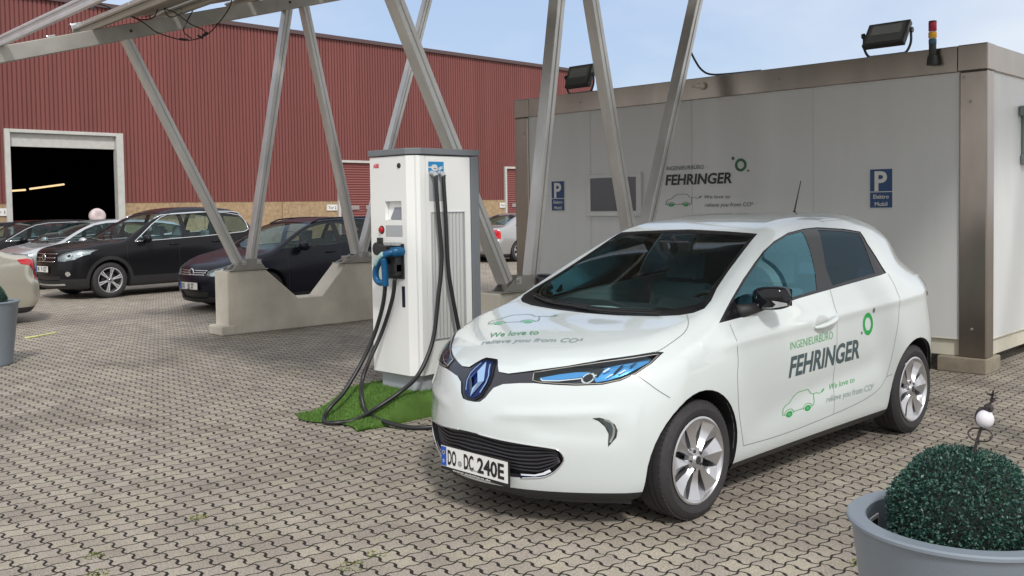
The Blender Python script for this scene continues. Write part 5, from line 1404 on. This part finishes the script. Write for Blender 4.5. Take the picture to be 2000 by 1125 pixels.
# arches, wheels, underside, cabin
arch_liner(B, ev, [(FRONT_W, .31, .37), (REAR_W, .31, .37)])
for cx in (FRONT_W, REAR_W):
    for sg in (-1, 1): wheel(ev, (cx, sg*.850, .31), sg)
q = MB(); pl_u = [(.16, 0), (.19, .25), (.30, .48), (.44, .66), (.47, .70), (.47, .60), (1.22, .60), (1.26, .66), (3.02, .66), (3.06, .60), (3.80, .60), (3.86, .66), (3.93, .4), (3.95, 0)]; pl_u = pl_u+[(a, -b) for a, b in pl_u[-2:0:-1]]
q.prism(pl_u, .135, .236, lambda u, v, t: (u, v, t)); q.build('underbody', M_trim, ev)
lin = B.make('cabin_lining', ('body', 'front_door', 'rear_door'), M_lining, ev, off=-.022, flip=True)
# cut the lining back to the cabin
bm = bmesh.new(); bm.from_mesh(lin.data); bmesh.ops.delete(bm, geom=[f for f in bm.faces if f.calc_center_median().x < 1.10 or f.calc_center_median().z < .30], context='FACES'); bm.to_mesh(lin.data); bm.free()
def dash(parent, xf, xb, zf, zb, hw, sgd=-1):
    q = MB(); q.prism([(xf, zf-.12), (xf, zf), (xf+.25, zf+.005), (xb-.08, zb), (xb, zb-.05), (xb-.02, zb-.30)], -hw, hw, lambda u, v, t: (u, t, v)); d = q.build('dashboard', M_dash, parent, bevel=.02)
    q = MB(); q.prism([(xb-.30, zb), (xb-.22, zb+.055), (xb-.04, zb+.05), (xb-.02, zb-.02)], sgd*.37-.19, sgd*.37+.19, lambda u, v, t: (u, t, v)); q.build('instrument_hood', M_dash, d, bevel=.02)
    return d
def steering(parent, x, y, z, tilt=R(25)):
    q = MB(); ax_ = Vector((-math.cos(tilt), 0, math.sin(tilt)*-1)); u = Vector((0, 1, 0)); v = ax_.cross(u).normalized()
    c = Vector((x, y, z)); pts_ = [c+(u*math.cos(a)+v*math.sin(a))*.185 for a in np.linspace(0, 2*math.pi, 29)]
    q.tube(pts_, .016, 8, cap=False)
    for a in (0, math.pi, -math.pi/2): q.tube([c+(u*math.cos(a)+v*math.sin(a))*.05, c+(u*math.cos(a)+v*math.sin(a))*.18], .016, 6)
    q.tube([c-ax_*.01, c+ax_*.30], [.055, .04], 10)
    return q.build('steering_wheel', M_dash, parent, smooth=True)
def seat(parent, x, y, z, m=M_seat, w_=.25):
    q = MB()
    q.prism([(x-.02, z+.02), (x+.46, z-.03), (x+.50, z+.14), (x, z+.17)], y-w_, y+w_, lambda u, v, t: (u, t, v))
    q.prism([(x+.42, z+.10), (x+.56, z+.08), (x+.72, z+.62), (x+.70, z+.66), (x+.62, z+.66)], y-w_*.93, y+w_*.93, lambda u, v, t: (u, t, v))
    s_ = q.build('seat', m, parent, bevel=.045, seg=3, auto=.9)
    q = MB(); q.prism([(x+.645, z+.69), (x+.74, z+.685), (x+.77, z+.86), (x+.745, z+.88), (x+.69, z+.87)], y-.13, y+.13, lambda u, v, t: (u, t, v)); q.tube([(x+.68, y-.06, z+.6), (x+.70, y-.06, z+.75)], .007, 6); q.tube([(x+.68, y+.06, z+.6), (x+.70, y+.06, z+.75)], .007, 6); q.build('headrest', m, s_, bevel=.03, seg=3)
    return s_
dsh = dash(ev, .99, 1.62, .985, 1.02, .70)
q = MB(); q.add([(1.30, .03, 1.045), (1.30, -.17, 1.045), (1.41, -.17, 1.048), (1.41, .03, 1.048)], [(0, 1, 2, 3)])
B.names and None
lf = [(1.22+.05*math.sin(math.pi*i/12), -.02+.24*i/12) for i in range(13)]+[(1.22-.015*math.sin(math.pi*i/12), -.02+.24*i/12) for i in range(12, -1, -1)]
q = MB(); q.add([(a, b, 1.016) for a, b in lf], [tuple(range(len(lf)))]); q.build('dash_paper', M_swhite, dsh)
steering(ev, 1.72, -.37, .93)
for y in (-.37, .37): seat(ev, 1.72, y, .42)
rs = MB(); rs.prism([(2.62, .46), (3.08, .42), (3.10, .58), (2.62, .60)], -.62, .62, lambda u, v, t: (u, t, v)); rs.prism([(3.02, .52), (3.16, .50), (3.32, 1.0), (3.24, 1.02)], -.62, .62, lambda u, v, t: (u, t, v)); rs = rs.build('rear_bench', M_seat, ev, bevel=.05, seg=3)
q = MB()
for y in (-.38, .38): q.prism([(3.22, 1.04), (3.31, 1.04), (3.35, 1.17), (3.28, 1.18)], y-.12, y+.12, lambda u, v, t: (u, t, v))
q.build('headrest', M_seat, rs, bevel=.03)
q = MB(); q.box((1.1, -.66, .26), (3.4, .66, .30)); q.build('cabin_floor', M_lining, ev)
q = MB(); q.frame((1.80, 0, 1.365), (.97, 0, .22), (0, 1, 0), (-.22, 0, .97), (-.012, -.115, -.035), (.018, .115, .035)); q.tube([(1.80, 0, 1.39), (1.78, 0, 1.43)], .012, 6); q.build('inside_mirror', M_trim, ev, bevel=.01)
q = MB(); q.frame((1.822, 0, 1.365), (.97, 0, .22), (0, 1, 0), (-.22, 0, .97), (0, -.105, -.028), (.002, .105, .028)); q.build('inside_mirror_glass', M_chrome, ev)
# lettering: left flank
for sg in (-1, 1):
    car_text(B, 'INGENIEURBÜRO', [(1.737,.783),(2.243,.795),(2.246,.845),(1.740,.830)], 'side', M_letter_green, ev, 'side_lettering', sg=sg, weight=-.004) if sg < 0 else car_text(B, 'INGENIEURBÜRO', [(2.243,.795),(1.737,.783),(1.740,.830),(2.246,.845)], 'side', M_letter_green, ev, 'side_lettering', sg=sg, weight=-.004)
    cs_ = [(1.730,.623),(2.603,.636),(2.602,.761),(1.749,.744)]
    car_text(B, 'FEHRINGER', cs_ if sg < 0 else [cs_[1], cs_[0], cs_[3], cs_[2]], 'side', M_letter_grey, ev, 'side_lettering', weight=.03, sg=sg)
    cs_ = [(2.239,.474),(2.561,.481),(2.565,.516),(2.246,.511)]
    car_text(B, 'We love to', cs_ if sg < 0 else [cs_[1], cs_[0], cs_[3], cs_[2]], 'side', M_letter_green, ev, 'side_lettering', shear=.12, weight=.006, sg=sg)
    cs_ = [(2.197,.403),(2.812,.396),(2.804,.440),(2.200,.441)]
    car_text(B, 'relieve you from CO²', cs_ if sg < 0 else [cs_[1], cs_[0], cs_[3], cs_[2]], 'side', M_letter_lgrey, ev, 'side_lettering', shear=.12, sg=sg, weight=.006)
    bd, wh_ = icon2d()
    for (v_, f_), m_, nm in ((bd, M_letter_green, 'side_pictogram'), (wh_, M_green, 'side_pictogram_wheel')):
        A_ = np.array(v_)*np.array([1, 1/.58]); A_[:, 0] = A_[:, 0] if sg < 0 else .76-A_[:, 0]
        A_[:, 0] /= .76
        B.decal(nm, quad_map([(1.690,.378),(2.058,.384),(2.050,.515),(1.690,.515)], A_), f_, 'side', m_, ev, sg)
    V_, F_ = ring2d((2.700, .842), .073, .043, 32, .92); B.decal('side_logo_ring', V_, F_, 'side', M_green, ev, sg)
    V_, F_ = disc2d((2.779, .923), .016, 14, .9); B.decal('side_logo_dot', V_, F_, 'side', M_letter_grey, ev, sg)
    V_, F_ = disc2d((2.616, .792), .010, 12, .9); B.decal('side_logo_dot', V_, F_, 'side', M_letter_grey, ev, sg)
# lettering: bonnet (y positive is the far side)
car_text(B, 'We love to', [(.376,.237),(.482,-.050),(.548,.005),(.443,.293)], 'top', mat('bonnet_green', (.08, .27, .14), .35), ev, 'bonnet_lettering', shear=.10, weight=.014)
car_text(B, 'relieve you from CO²', [(.282,.199),(.466,-.375),(.520,-.350),(.330,.230)], 'top', mat('bonnet_grey', (.20, .25, .25), .35), ev, 'bonnet_lettering', shear=.10, weight=.008)
for (v_, f_), m_, nm in ((bd, mat('bonnet_outline', (.14, .26, .18), .35), 'bonnet_pictogram'), (wh_, mat('bonnet_wheel_green', (.13, .50, .28), .35), 'bonnet_pictogram_wheel')):
    A_ = np.array(v_)*np.array([1/.76, 1/.58])
    B.decal(nm, quad_map([(.548,.432),(.655,.110),(.835,.290),(.690,.560)], A_), f_, 'top', m_, ev)
B.bm.free()
# ------------------------------------------------------------------ the other parked cars
def paint(nm, col, metal=.2): return mat(nm, col, .22, metal, .0 if col[0] < .1 else .5, .22 if col[0] < .1 else .5)
M_pblack = paint('black_paint', (.010, .010, .012), .0); M_pnavy = paint('dark_navy_paint', (.012, .013, .022), .1)
M_pbeige = paint('champagne_paint', (.52, .50, .42), .45); M_psilver = paint('silver_paint', (.52, .54, .56), .5); M_psilver2 = paint('grey_silver_paint', (.42, .42, .42), .5)
M_glass_far = glass('parked_car_glass', (.74, .88, .88), .6)
M_lampface = mat('headlamp_face', (.60, .63, .65), .15, .5, .6)
SUVS = dict(
 top=[(-.05,.80),(0,.85),(.06,.93),(.2,.985),(.6,1.045),(1.0,1.085),(1.22,1.115),(1.4,1.21),(1.8,1.46),(2.1,1.615),(2.4,1.695),(2.8,1.735),(3.3,1.73),(3.8,1.68),(4.2,1.605),(4.5,1.53)],
 plan=[(0,.83),(.4,.875),(.9,.90),(2,.90),(3.5,.905),(4.0,.89),(4.43,.84)], belt=[(0,1.0),(1.2,1.02),(2.5,1.07),(4.4,1.13)],
 tumble=[(-.6,0),(-.2,.0),(-.1,.012),(0,.04),(.1,.075),(.3,.165),(.45,.245),(.6,.36)], tuck=[(0,.12),(.2,.05),(.3,.025),(.45,.008),(.6,0),(1.8,0)],
 nose=[(0,.2),(.2,.10),(.3,.04),(.45,0),(.65,.0),(.8,.02),(.95,.07),(1.2,.3)], tail=[(0,4.25),(.25,4.36),(.4,4.43),(.7,4.43),(1.0,4.38),(1.15,4.33),(1.35,4.2),(1.5,4.07),(1.7,3.9)],
 rcorner=[(0,.08),(1.0,.10),(1.5,.06),(2.5,.11),(4.4,.11)], crown=[(0,.05),(1.0,.02),(2,.02),(4.4,.04)], wk=.06, pf=(.30,.18), pr=(.12,.2), rf=.10, rr=.10, floor=.2, bulge=[(.012,.9,.55,.75,.12),(.012,3.5,.55,.8,.14)])
ESTATE = dict(
 top=[(-.05,.60),(0,.64),(.06,.73),(.2,.80),(.5,.88),(.9,.955),(1.05,.99),(1.25,1.085),(1.7,1.31),(2.0,1.415),(2.3,1.47),(2.7,1.495),(3.2,1.485),(3.8,1.44),(4.3,1.37),(4.6,1.3)],
 plan=[(0,.80),(.4,.87),(.9,.905),(2,.905),(3.5,.91),(4.1,.88),(4.55,.82)], belt=[(0,.88),(1.2,.94),(2.5,1.0),(4.5,1.09)],
 tumble=[(-.6,0),(-.2,.0),(-.1,.015),(0,.05),(.1,.09),(.3,.20),(.45,.285),(.6,.4)], tuck=[(0,.14),(.17,.06),(.3,.025),(.45,.008),(.6,0),(1.8,0)],
 nose=[(0,.16),(.17,.08),(.3,.03),(.42,0),(.55,.0),(.66,.03),(.8,.12),(1.0,.4)], tail=[(0,4.38),(.2,4.48),(.4,4.556),(.6,4.55),(.8,4.50),(1.0,4.42),(1.2,4.30),(1.4,4.15),(1.6,3.98)],
 rcorner=[(0,.08),(1.0,.10),(1.5,.05),(2.5,.09),(4.5,.10)], crown=[(0,.06),(1.0,.01),(2,.01),(4.5,.05)], wk=.08, pf=(.36,.25), pr=(.14,.2), rf=.10, rr=.10, floor=.15, bulge=[(.012,.91,.5,.62,.12),(.012,3.56,.5,.66,.14)])
SALOON = dict(
 top=[(-.05,.60),(0,.65),(.06,.73),(.2,.79),(.6,.88),(1.1,.955),(1.25,.995),(1.7,1.21),(2.05,1.36),(2.4,1.425),(2.9,1.44),(3.25,1.395),(3.6,1.265),(3.9,1.125),(4.08,1.065),(4.3,1.045),(4.7,1.01)],
 plan=[(0,.78),(.4,.85),(.9,.88),(2,.88),(3.5,.885),(4.1,.86),(4.6,.80)], belt=[(0,.88),(1.2,.93),(2.5,.97),(4.6,1.02)],
 tumble=ESTATE['tumble'], tuck=ESTATE['tuck'], nose=ESTATE['nose'], tail=[(0,4.42),(.2,4.50),(.30,4.58),(.5,4.61),(.62,4.605),(.68,4.57),(.9,4.545),(1.0,4.51),(1.08,4.42),(1.3,4.0)],
 rcorner=[(0,.08),(1.0,.10),(1.5,.06),(2.5,.10),(3.7,.10),(4.6,.06)], crown=[(0,.06),(1.0,.02),(2,.02),(4.6,.04)], wk=.08, pf=(.36,.25), pr=(.14,.3), rf=.10, rr=.07, floor=.16, bulge=[(.012,.9,.5,.62,.12),(.010,3.6,.5,.64,.14)])
def parked(name, label, shp, pose, pm_, fw, rw, Rt, dlo, pillars, ws, lamp=None, grille=None, tail=None, rearw=None, intake=None, tailface=None, rails=None, chrome=False, clad=0, skirt=.25, res=.04, style='twin', nsp=7, mirror=None, plt=None, rplt=None, doors=(1.25, 2.35, 3.3), handles=(), xmax=4.9, group=None):
    S = CarShape(shp)
    root = thing(name, label, 'car', (pose[0], pose[1], 0), pose[2], group or 'cars parked in the yard before the warehouse')
    B = Body(S, res, xmax, 1.08, 1.85)
    B.cut('screen', ws, 'top', lambda c, n: n.z > .2 and c.z > shp['belt'][1][1]-.03)
    B.cut('dlo', dlo, 'side', lambda c, n: n.y > .25 and c.z > .85)
    for nm, P_, pln, flt in (('lamp', lamp, 'front', lambda c, n: c.x < 1.0), ('grille', grille, 'front', lambda c, n: c.x < .6), ('intake', intake, 'front', lambda c, n: c.x < .6), ('tail', tail, 'side', lambda c, n: c.y > .3 and c.x > 3), ('tailface', tailface, 'front', lambda c, n: c.x > 3.6 and n.x > .45), ('rearw', rearw, 'front', lambda c, n: c.x > 2.9 and n.x > .15)):
        if P_: B.cut(nm, P_, pln, flt)
    if clad:
        for cx in (fw, rw): B.cut('clad', [(cx+(Rt+.12)*math.cos(t), Rt+(Rt+.12)*math.sin(t)) for t in np.linspace(-.6, math.pi+.6, 30)], 'side', lambda c, n: c.y > .4)
        B.cut('clad', [(-.2, 0), (5, 0), (5, clad), (-.2, clad)], 'side', None)
    ra = Rt+.055
    for cx in (fw, rw): B.cut('x', arch_poly(cx, Rt, ra, 18), 'side', lambda c, n: c.y > .45, over=None, delete=True)
    if not clad: B.cut('clad', [(-.2, -.1), (5, -.1), (5, skirt), (-.2, skirt)], 'side', None)
    bo = B.make('body', ('body',), pm_, root)
    B.make('skirt', ('clad',), M_trim, root)
    B.make('windscreen', ('screen',), M_glass_far, root, off=-.003)
    for sd_ in ('left', 'right'):
        gl = B.make('side_window', ('dlo',), M_glass_far, root, off=-.006, side=sd_)
        sg = -1 if sd_ == 'left' else 1
        for (xa, xb, za, zb, wd) in pillars:
            V_, F_ = stroke2d([(xa, za), (xb, zb)], wd); B.decal('pillar', V_, F_, 'side', M_black_gloss, gl, sg, off=-.002)
        if lamp: 
            hl = B.make('headlamp', ('lamp',), M_lens, root, off=.002, side=sd_); B.make('headlamp_bowl', ('lamp',), M_lampface, hl, off=-.03, side=sd_, wall=.03)
            A_ = np.array(lamp); c_ = A_.mean(0); V_, F_ = disc2d((sg*c_[0], c_[1]), .055, 14); B.decal('headlamp_bulb', V_, F_, 'front', M_chrome, hl, 1, off=-.012); V_, F_ = disc2d((sg*c_[0], c_[1]), .03, 12); B.decal('headlamp_bulb', V_, F_, 'front', M_black_gloss, hl, 1, off=-.008)
        if tail: B.make('tail_lamp', ('tail',), M_red_lens, root, off=.006, side=sd_)
        if tailface: B.make('tail_lamp', ('tailface',), M_red_lens, root, off=.006, side=sd_)
    if rearw: B.make('rear_window', ('rearw',), M_glass_far, root, off=-.003)
    if grille:
        gr_ = B.make('grille', ('grille',), M_black_gloss, root, off=-.02, wall=.02)
        A_ = np.array(grille); z0, z1, w_ = A_[:, 1].min(), A_[:, 1].max(), A_[:, 0].max()
        for i in range(3):
            z = z0+(z1-z0)*(.12+.38*i); B.rods('grille_bar', [B.path([(0, z), (w_*.45, z), (w_*(.86+.05*i), z)], 'front', 5)], .010, M_chrome, gr_, off=-.006)
        Qb = B.project([(0, (z0+z1)/2)], 'front', 1, .006)[0]; q = MB(); q.lathe([(.05, 0), (.062, -.004), (.066, .006)], 20, tuple(Qb), 'x'); q.build('badge_ring', M_chrome, gr_, smooth=True)
        q = MB(); q.lathe([(0, .0), (.05, .004)], 18, tuple(Qb), 'x'); q.build('badge_disc', M_blue_dark, gr_)
    if intake: B.make('air_intake', ('intake',), M_trim, root, off=-.03, wall=.03)
    if chrome:
        B.rods('chrome_strip', [B.path(dlo+dlo[:1], 'side', 4, 0, curve=False)], .011, M_chrome, root, off=.004)
    if rails:
        x0, x1, yy, m_ = rails; Q = B.project([(x, yy) for x in np.linspace(x0, x1, 14)], 'top', 1, 0); Q[1:-1, 2] += .035
        for sg in (-1, 1):
            q = MB(); q.tube((Q*np.array([1, sg, 1])).tolist(), .014, 6); q.build('roof_rail', m_, root, smooth=True)
    sm = [B.path([(x, shp['belt'][1][1]), (x-.01, .75), (x+.02, skirt+.08)], 'side', 5) for x in doors]
    B.seam('panel_gap', sm, .008, M_plate_black, bo)
    for hx, hz in handles:
        for sg in (-1, 1):
            Q = B.project([(hx, hz), (hx+.2, hz+.01)], 'side', sg, .02); q = MB(); q.tube(Q.tolist(), .014, 8); q.build('door_handle', pm_, root, smooth=True)
    if mirror:
        for sg in (-1, 1):
            c = (mirror[0], sg*mirror[1], mirror[2]); q = MB()
            q.lathe([(0, -.11), (.05, -.10), (.075, -.04), (.078, .03), (.06, .095), (0, .11)], 14, c, 'y'); mo_ = q.build('door_mirror', pm_, root, smooth=True)
            q = MB(); q.tube([(c[0]-.02, sg*(mirror[1]-.22), c[2]-.06), (c[0], sg*(mirror[1]-.06), c[2]-.04)], .025, 8); q.build('mirror_foot', M_trim, mo_)
    arch_liner(B, root, [(fw, Rt, ra), (rw, Rt, ra)])
    W_ = shp['plan'][2][1]
    for cx in (fw, rw):
        for sg in (-1, 1): wheel(root, (cx, sg*(W_-.02), Rt), sg, Rt, .22, Rt*.69, style, M_alloy, nsp)
    q = MB(); q.box((.5, -.62, shp['floor']), (4.1, .62, shp['floor']+.06)); q.box((fw+Rt+.08, -W_+.08, shp['floor']+.01), (rw-Rt-.08, W_-.08, shp['floor']+.055)); q.build('underbody', M_trim, root)
    ln = B.make('cabin_lining', ('body',), M_lining, root, off=-.03, flip=True)
    bm = bmesh.new(); bm.from_mesh(ln.data); bmesh.ops.delete(bm, geom=[f for f in bm.faces if f.calc_center_median().x < 1.3 or f.calc_center_median().z < .4], context='FACES'); bm.to_mesh(ln.data); bm.free()
    zb = shp['belt'][1][1]
    dash(root, 1.25, 1.75, zb-.02, zb+.02, .70); steering(root, 1.88, -.37, zb-.06)
    for y in (-.37, .37): seat(root, 1.9, y, zb-.56)
    q = MB(); q.prism([(3.0, zb-.5), (3.12, zb-.5), (3.3, zb+.04), (3.2, zb+.06)], -.64, .64, lambda u, v, t: (u, t, v)); rb = q.build('rear_bench', M_seat, root, bevel=.04)
    q = MB()
    for y in (-.38, .38): q.box((3.2, y-.12, zb+.08), (3.29, y+.12, zb+.22))
    q.build('headrest', M_seat, rb, bevel=.03)
    q = MB(); q.box((1.3, -.66, .32), (3.6, .66, .36)); q.build('cabin_floor', M_lining, root)
    if plt: plate(root, (plt[0], 0, plt[1]), '', -1, groups=plt[2])
    if rplt: plate(root, (rplt[0], 0, rplt[1]), '', 1, groups=rplt[2])
    return B, root
ws_suv = [(1.17,0),(1.18,.40),(1.26,.66),(1.34,.715),(1.55,.70),(1.85,.655),(2.12,.60),(2.14,.3),(2.15,0),(2.15,-.05),(1.17,-.05)]
dlo_suv = [(1.42,1.07),(1.62,1.22),(1.85,1.39),(2.1,1.535),(2.35,1.60),(3.0,1.63),(3.6,1.60),(3.92,1.54),(4.02,1.41),(4.03,1.24),(3.9,1.19),(3.0,1.13),(2.0,1.085)]
B_, suv = parked('suv', 'black SUV with chrome window trim and silver roof rails, in front of the warehouse gateway', SUVS, (6.86, 19.30, R(3)), M_pblack, .90, 3.504, .345, dlo_suv,
    [(1.78,1.76,1.05,1.36,.03),(2.52,2.50,1.07,1.60,.10),(3.42,3.46,1.10,1.60,.10)], ws_suv,
    lamp=[(.46,.83),(.62,.895),(.80,.945),(.88,.945),(.89,.86),(.80,.77),(.62,.735),(.48,.74)], grille=[(0,.905),(.40,.89),(.44,.80),(.36,.725),(0,.705),(-.05,.705),(-.05,.905)], intake=[(0,.475),(.55,.475),(.50,.36),(0,.34),(-.05,.34),(-.05,.475)],
    tail=[(4.16,1.0),(4.5,1.0),(4.5,1.17),(4.20,1.19)], rearw=[(-.05,1.17),(.62,1.17),(.55,1.52),(0,1.55),(-.05,1.55)], rails=(1.95, 4.05, .63, M_chrome), chrome=True, clad=.40, style='twin', nsp=6,
    mirror=(1.62, .99, 1.12), plt=(-.012, .585, (('UN', -.20, -.11), ('F', -.03, .01), ('127', .05, .21))), handles=((2.15, .985), (3.1, 1.01)))
q = MB()
V_, F_ = stroke2d([(-.60, .30), (-.3, .285), (0, .28), (.3, .285), (.60, .30)], .035); B_.decal('bumper_strip', V_, F_, 'front', M_galv, suv, 1, off=.006)
for s_ in (1, -1):
    V_, F_ = disc2d((s_*.70, .50), .045, 16); B_.decal('fog_lamp', V_, F_, 'front', M_chrome, suv, 1, off=.004)
ws_est = [(1.02,0),(1.04,.40),(1.13,.68),(1.22,.735),(1.45,.70),(1.75,.65),(1.98,.585),(2.03,.3),(2.05,0),(2.05,-.05),(1.02,-.05)]
dlo_est = [(1.22,1.0),(1.5,1.15),(1.75,1.275),(2.0,1.365),(2.3,1.41),(3.0,1.425),(3.6,1.385),(4.05,1.32),(4.18,1.24),(4.1,1.16),(3.2,1.085),(2.2,1.03)]
B_, est = parked('estate_car', 'dark estate car half hidden behind the concrete footing, plate DO JJ 27', ESTATE, (7.52, 14.75, R(3)), M_pnavy, .91, 3.558, .318, dlo_est,
    [(1.66,1.64,.98,1.28,.03),(2.44,2.42,1.0,1.46,.11),(3.36,3.40,1.05,1.45,.10)], ws_est,
    lamp=[(.38,.60),(.42,.675),(.58,.725),(.74,.80),(.84,.85),(.88,.85),(.87,.74),(.76,.635),(.58,.585)], grille=[(0,.69),(.36,.675),(.40,.62),(0,.60),(-.05,.60),(-.05,.69)], intake=[(0,.34),(.42,.34),(.36,.22),(0,.21),(-.05,.21),(-.05,.34)],
    tail=[(4.2,.95),(4.7,.95),(4.6,1.2),(4.25,1.2)], rearw=[(-.05,1.02),(.62,1.02),(.52,1.34),(0,1.37),(-.05,1.37)], rails=(2.0, 4.2, .60, M_pblack), style='twin', nsp=5, mirror=(1.58, .99, 1.03), plt=(-.012, .43, (('DO', -.205, -.118), ('JJ', -.05, .03), ('27', .065, .15))), handles=((2.1, .90), (3.05, .93)), doors=(1.3, 2.4, 3.35))
ws_sal = [(1.18,0),(1.20,.40),(1.28,.66),(1.36,.70),(1.55,.67),(1.8,.62),(2.03,.565),(2.08,.3),(2.10,0),(2.10,-.05),(1.18,-.05)]
dlo_sal = [(1.42,1.0),(1.7,1.15),(1.95,1.27),(2.2,1.335),(2.6,1.365),(3.0,1.35),(3.3,1.28),(3.6,1.16),(3.72,1.07),(3.3,1.045),(2.4,1.02)]
pill_sal = [(2.48,2.46,.98,1.40,.10),(3.32,3.30,1.0,1.40,.06)]
lamp_sal = [(.42,.62),(.80,.70),(.82,.78),(.62,.76),(.44,.70)]
parked('saloon_car', 'champagne beige saloon at the left edge showing only its red tail lamp and rear bumper', SALOON, (.86, 15.75, R(4)), M_pbeige, .9, 3.6, .315, dlo_sal, pill_sal, ws_sal, lamp=lamp_sal,
    grille=[(0,.72),(.36,.70),(.36,.62),(0,.60),(-.05,.60),(-.05,.72)], tail=[(4.14,.965),(4.30,.975),(4.42,.93),(4.62,.70),(4.62,.655),(4.40,.655),(4.385,.79),(4.32,.875),(4.18,.905)], rearw=[(-.05,1.10),(.58,1.10),(.50,1.36),(0,1.38),(-.05,1.38)],
    rplt=(4.60, .80, (('DO', -.2, -.11), ('AE', -.04, .04), ('88', .07, .15))), mirror=(1.7, .96, 1.0))
parked('estate_car', 'silver estate car behind the black SUV, its windscreen and bonnet showing', ESTATE, (6.95, 22.6, R(3)), M_psilver, .91, 3.558, .318, dlo_est, [(2.44,2.42,1.0,1.46,.11),(3.36,3.40,1.05,1.45,.10)], ws_est,
    lamp=[(.46,.62),(.82,.72),(.84,.80),(.5,.74)], grille=[(0,.72),(.36,.70),(.36,.60),(0,.58),(-.05,.58),(-.05,.72)], tail=[(4.2,.95),(4.7,.95),(4.6,1.2),(4.25,1.2)], rearw=[(-.05,1.02),(.62,1.02),(.52,1.34),(0,1.37),(-.05,1.37)], chrome=True, mirror=(1.58, .99, 1.03))
parked('estate_car', 'black estate car with chrome window line behind the silver one', ESTATE, (6.6, 25.2, R(3)), M_pblack, .91, 3.558, .318, dlo_est, [(2.44,2.42,1.0,1.46,.11),(3.36,3.40,1.05,1.45,.10)], ws_est,
    lamp=[(.46,.62),(.82,.72),(.84,.80),(.5,.74)], tail=[(4.2,.95),(4.7,.95),(4.6,1.2),(4.25,1.2)], rearw=[(-.05,1.02),(.62,1.02),(.52,1.34),(0,1.37),(-.05,1.37)], chrome=True, mirror=(1.58, .99, 1.03), res=.05)
parked('saloon_car', 'dark saloon farthest back at the left edge, only its roof showing', SALOON, (6.3, 27.8, R(3)), M_pnavy, .9, 3.6, .315, dlo_sal, pill_sal, ws_sal, lamp=lamp_sal, rearw=[(-.05,1.10),(.58,1.10),(.50,1.36),(0,1.38),(-.05,1.38)], res=.05)
parked('saloon_car', 'grey silver saloon seen from behind between the charging column and the container', SALOON, (24.2, 20.55, R(178)), M_psilver2, .9, 3.6, .315, dlo_sal, pill_sal, ws_sal, lamp=lamp_sal,
    tailface=[(.50,.72),(.90,.70),(.90,.96),(.66,.96),(.52,.90)], rearw=[(-.05,1.10),(.58,1.10),(.50,1.36),(0,1.38),(-.05,1.38)], rplt=(4.60, .80, (('DO', -.2, -.11), ('RS', -.04, .04), ('412', .07, .2))), mirror=(1.7, .96, 1.0))
# ------------------------------------------------------------------ pieces that lie apart become objects of their own
def explode(o, gap=.012):
    me = o.data; n = len(me.vertices)
    par = list(range(n))
    def root(i):
        while par[i] != i: par[i] = par[par[i]]; i = par[i]
        return i
    for e in me.edges:
        a, b = root(e.vertices[0]), root(e.vertices[1])
        if a != b: par[a] = b
    comp = {}
    for i in range(n): comp.setdefault(root(i), []).append(i)
    boxes = []
    for ids in comp.values():
        A_ = np.array([me.vertices[i].co[:] for i in ids]); boxes.append([A_.min(0)-gap/2, A_.max(0)+gap/2, set(ids)])
    merged = True
    while merged:
        merged = False
        for i in range(len(boxes)):
            for j in range(i+1, len(boxes)):
                if (boxes[i][0] <= boxes[j][1]).all() and (boxes[j][0] <= boxes[i][1]).all():
                    boxes[i] = [np.minimum(boxes[i][0], boxes[j][0]), np.maximum(boxes[i][1], boxes[j][1]), boxes[i][2] | boxes[j][2]]
                    boxes.pop(j); merged = True; break
            if merged: break
    if len(boxes) < 2: return
    name = o.name.split('.')[0]; sm = [p.use_smooth for p in me.polygons]
    for lo, hi, ids in boxes:
        mp_ = {v: k for k, v in enumerate(sorted(ids))}
        m2 = bpy.data.meshes.new(name)
        fs = [p for p in me.polygons if p.vertices[0] in ids]
        m2.from_pydata([me.vertices[v].co[:] for v in sorted(ids)], [], [[mp_[v] for v in p.vertices] for p in fs]); m2.update()
        m2.polygons.foreach_set('use_smooth', [sm[p.index] for p in fs]); m2.materials.append(me.materials[0])
        c = bpy.data.objects.new(name, m2); COL.objects.link(c); c.parent = o.parent
    bpy.data.objects.remove(o)
APART = {'plinth', 'wheel_arch_liner', 'side_pictogram_wheel', 'wall_pictogram_wheel', 'bonnet_pictogram_wheel', 'wall_logo_dot', 'socket_cover', 'lock', 'rivet', 'panel_gap', 'panel_clamp', 'lamp_knob', 'headrest', 'door_window', 'cable_plug', 'bolt', 'beam_bolt', 'plinth_joint', 'panel_joint'}
for o in [o for o in scene.objects if o.type == 'MESH' and o.name.split('.')[0] in APART and not o.children]: explode(o)
for o in [o for o in scene.objects if o.type == 'MESH' and o.name.split('.')[0] in ('gate_sign_text', 'wall_lettering')]: explode(o, .020 if 'gate' in o.name else .0135)
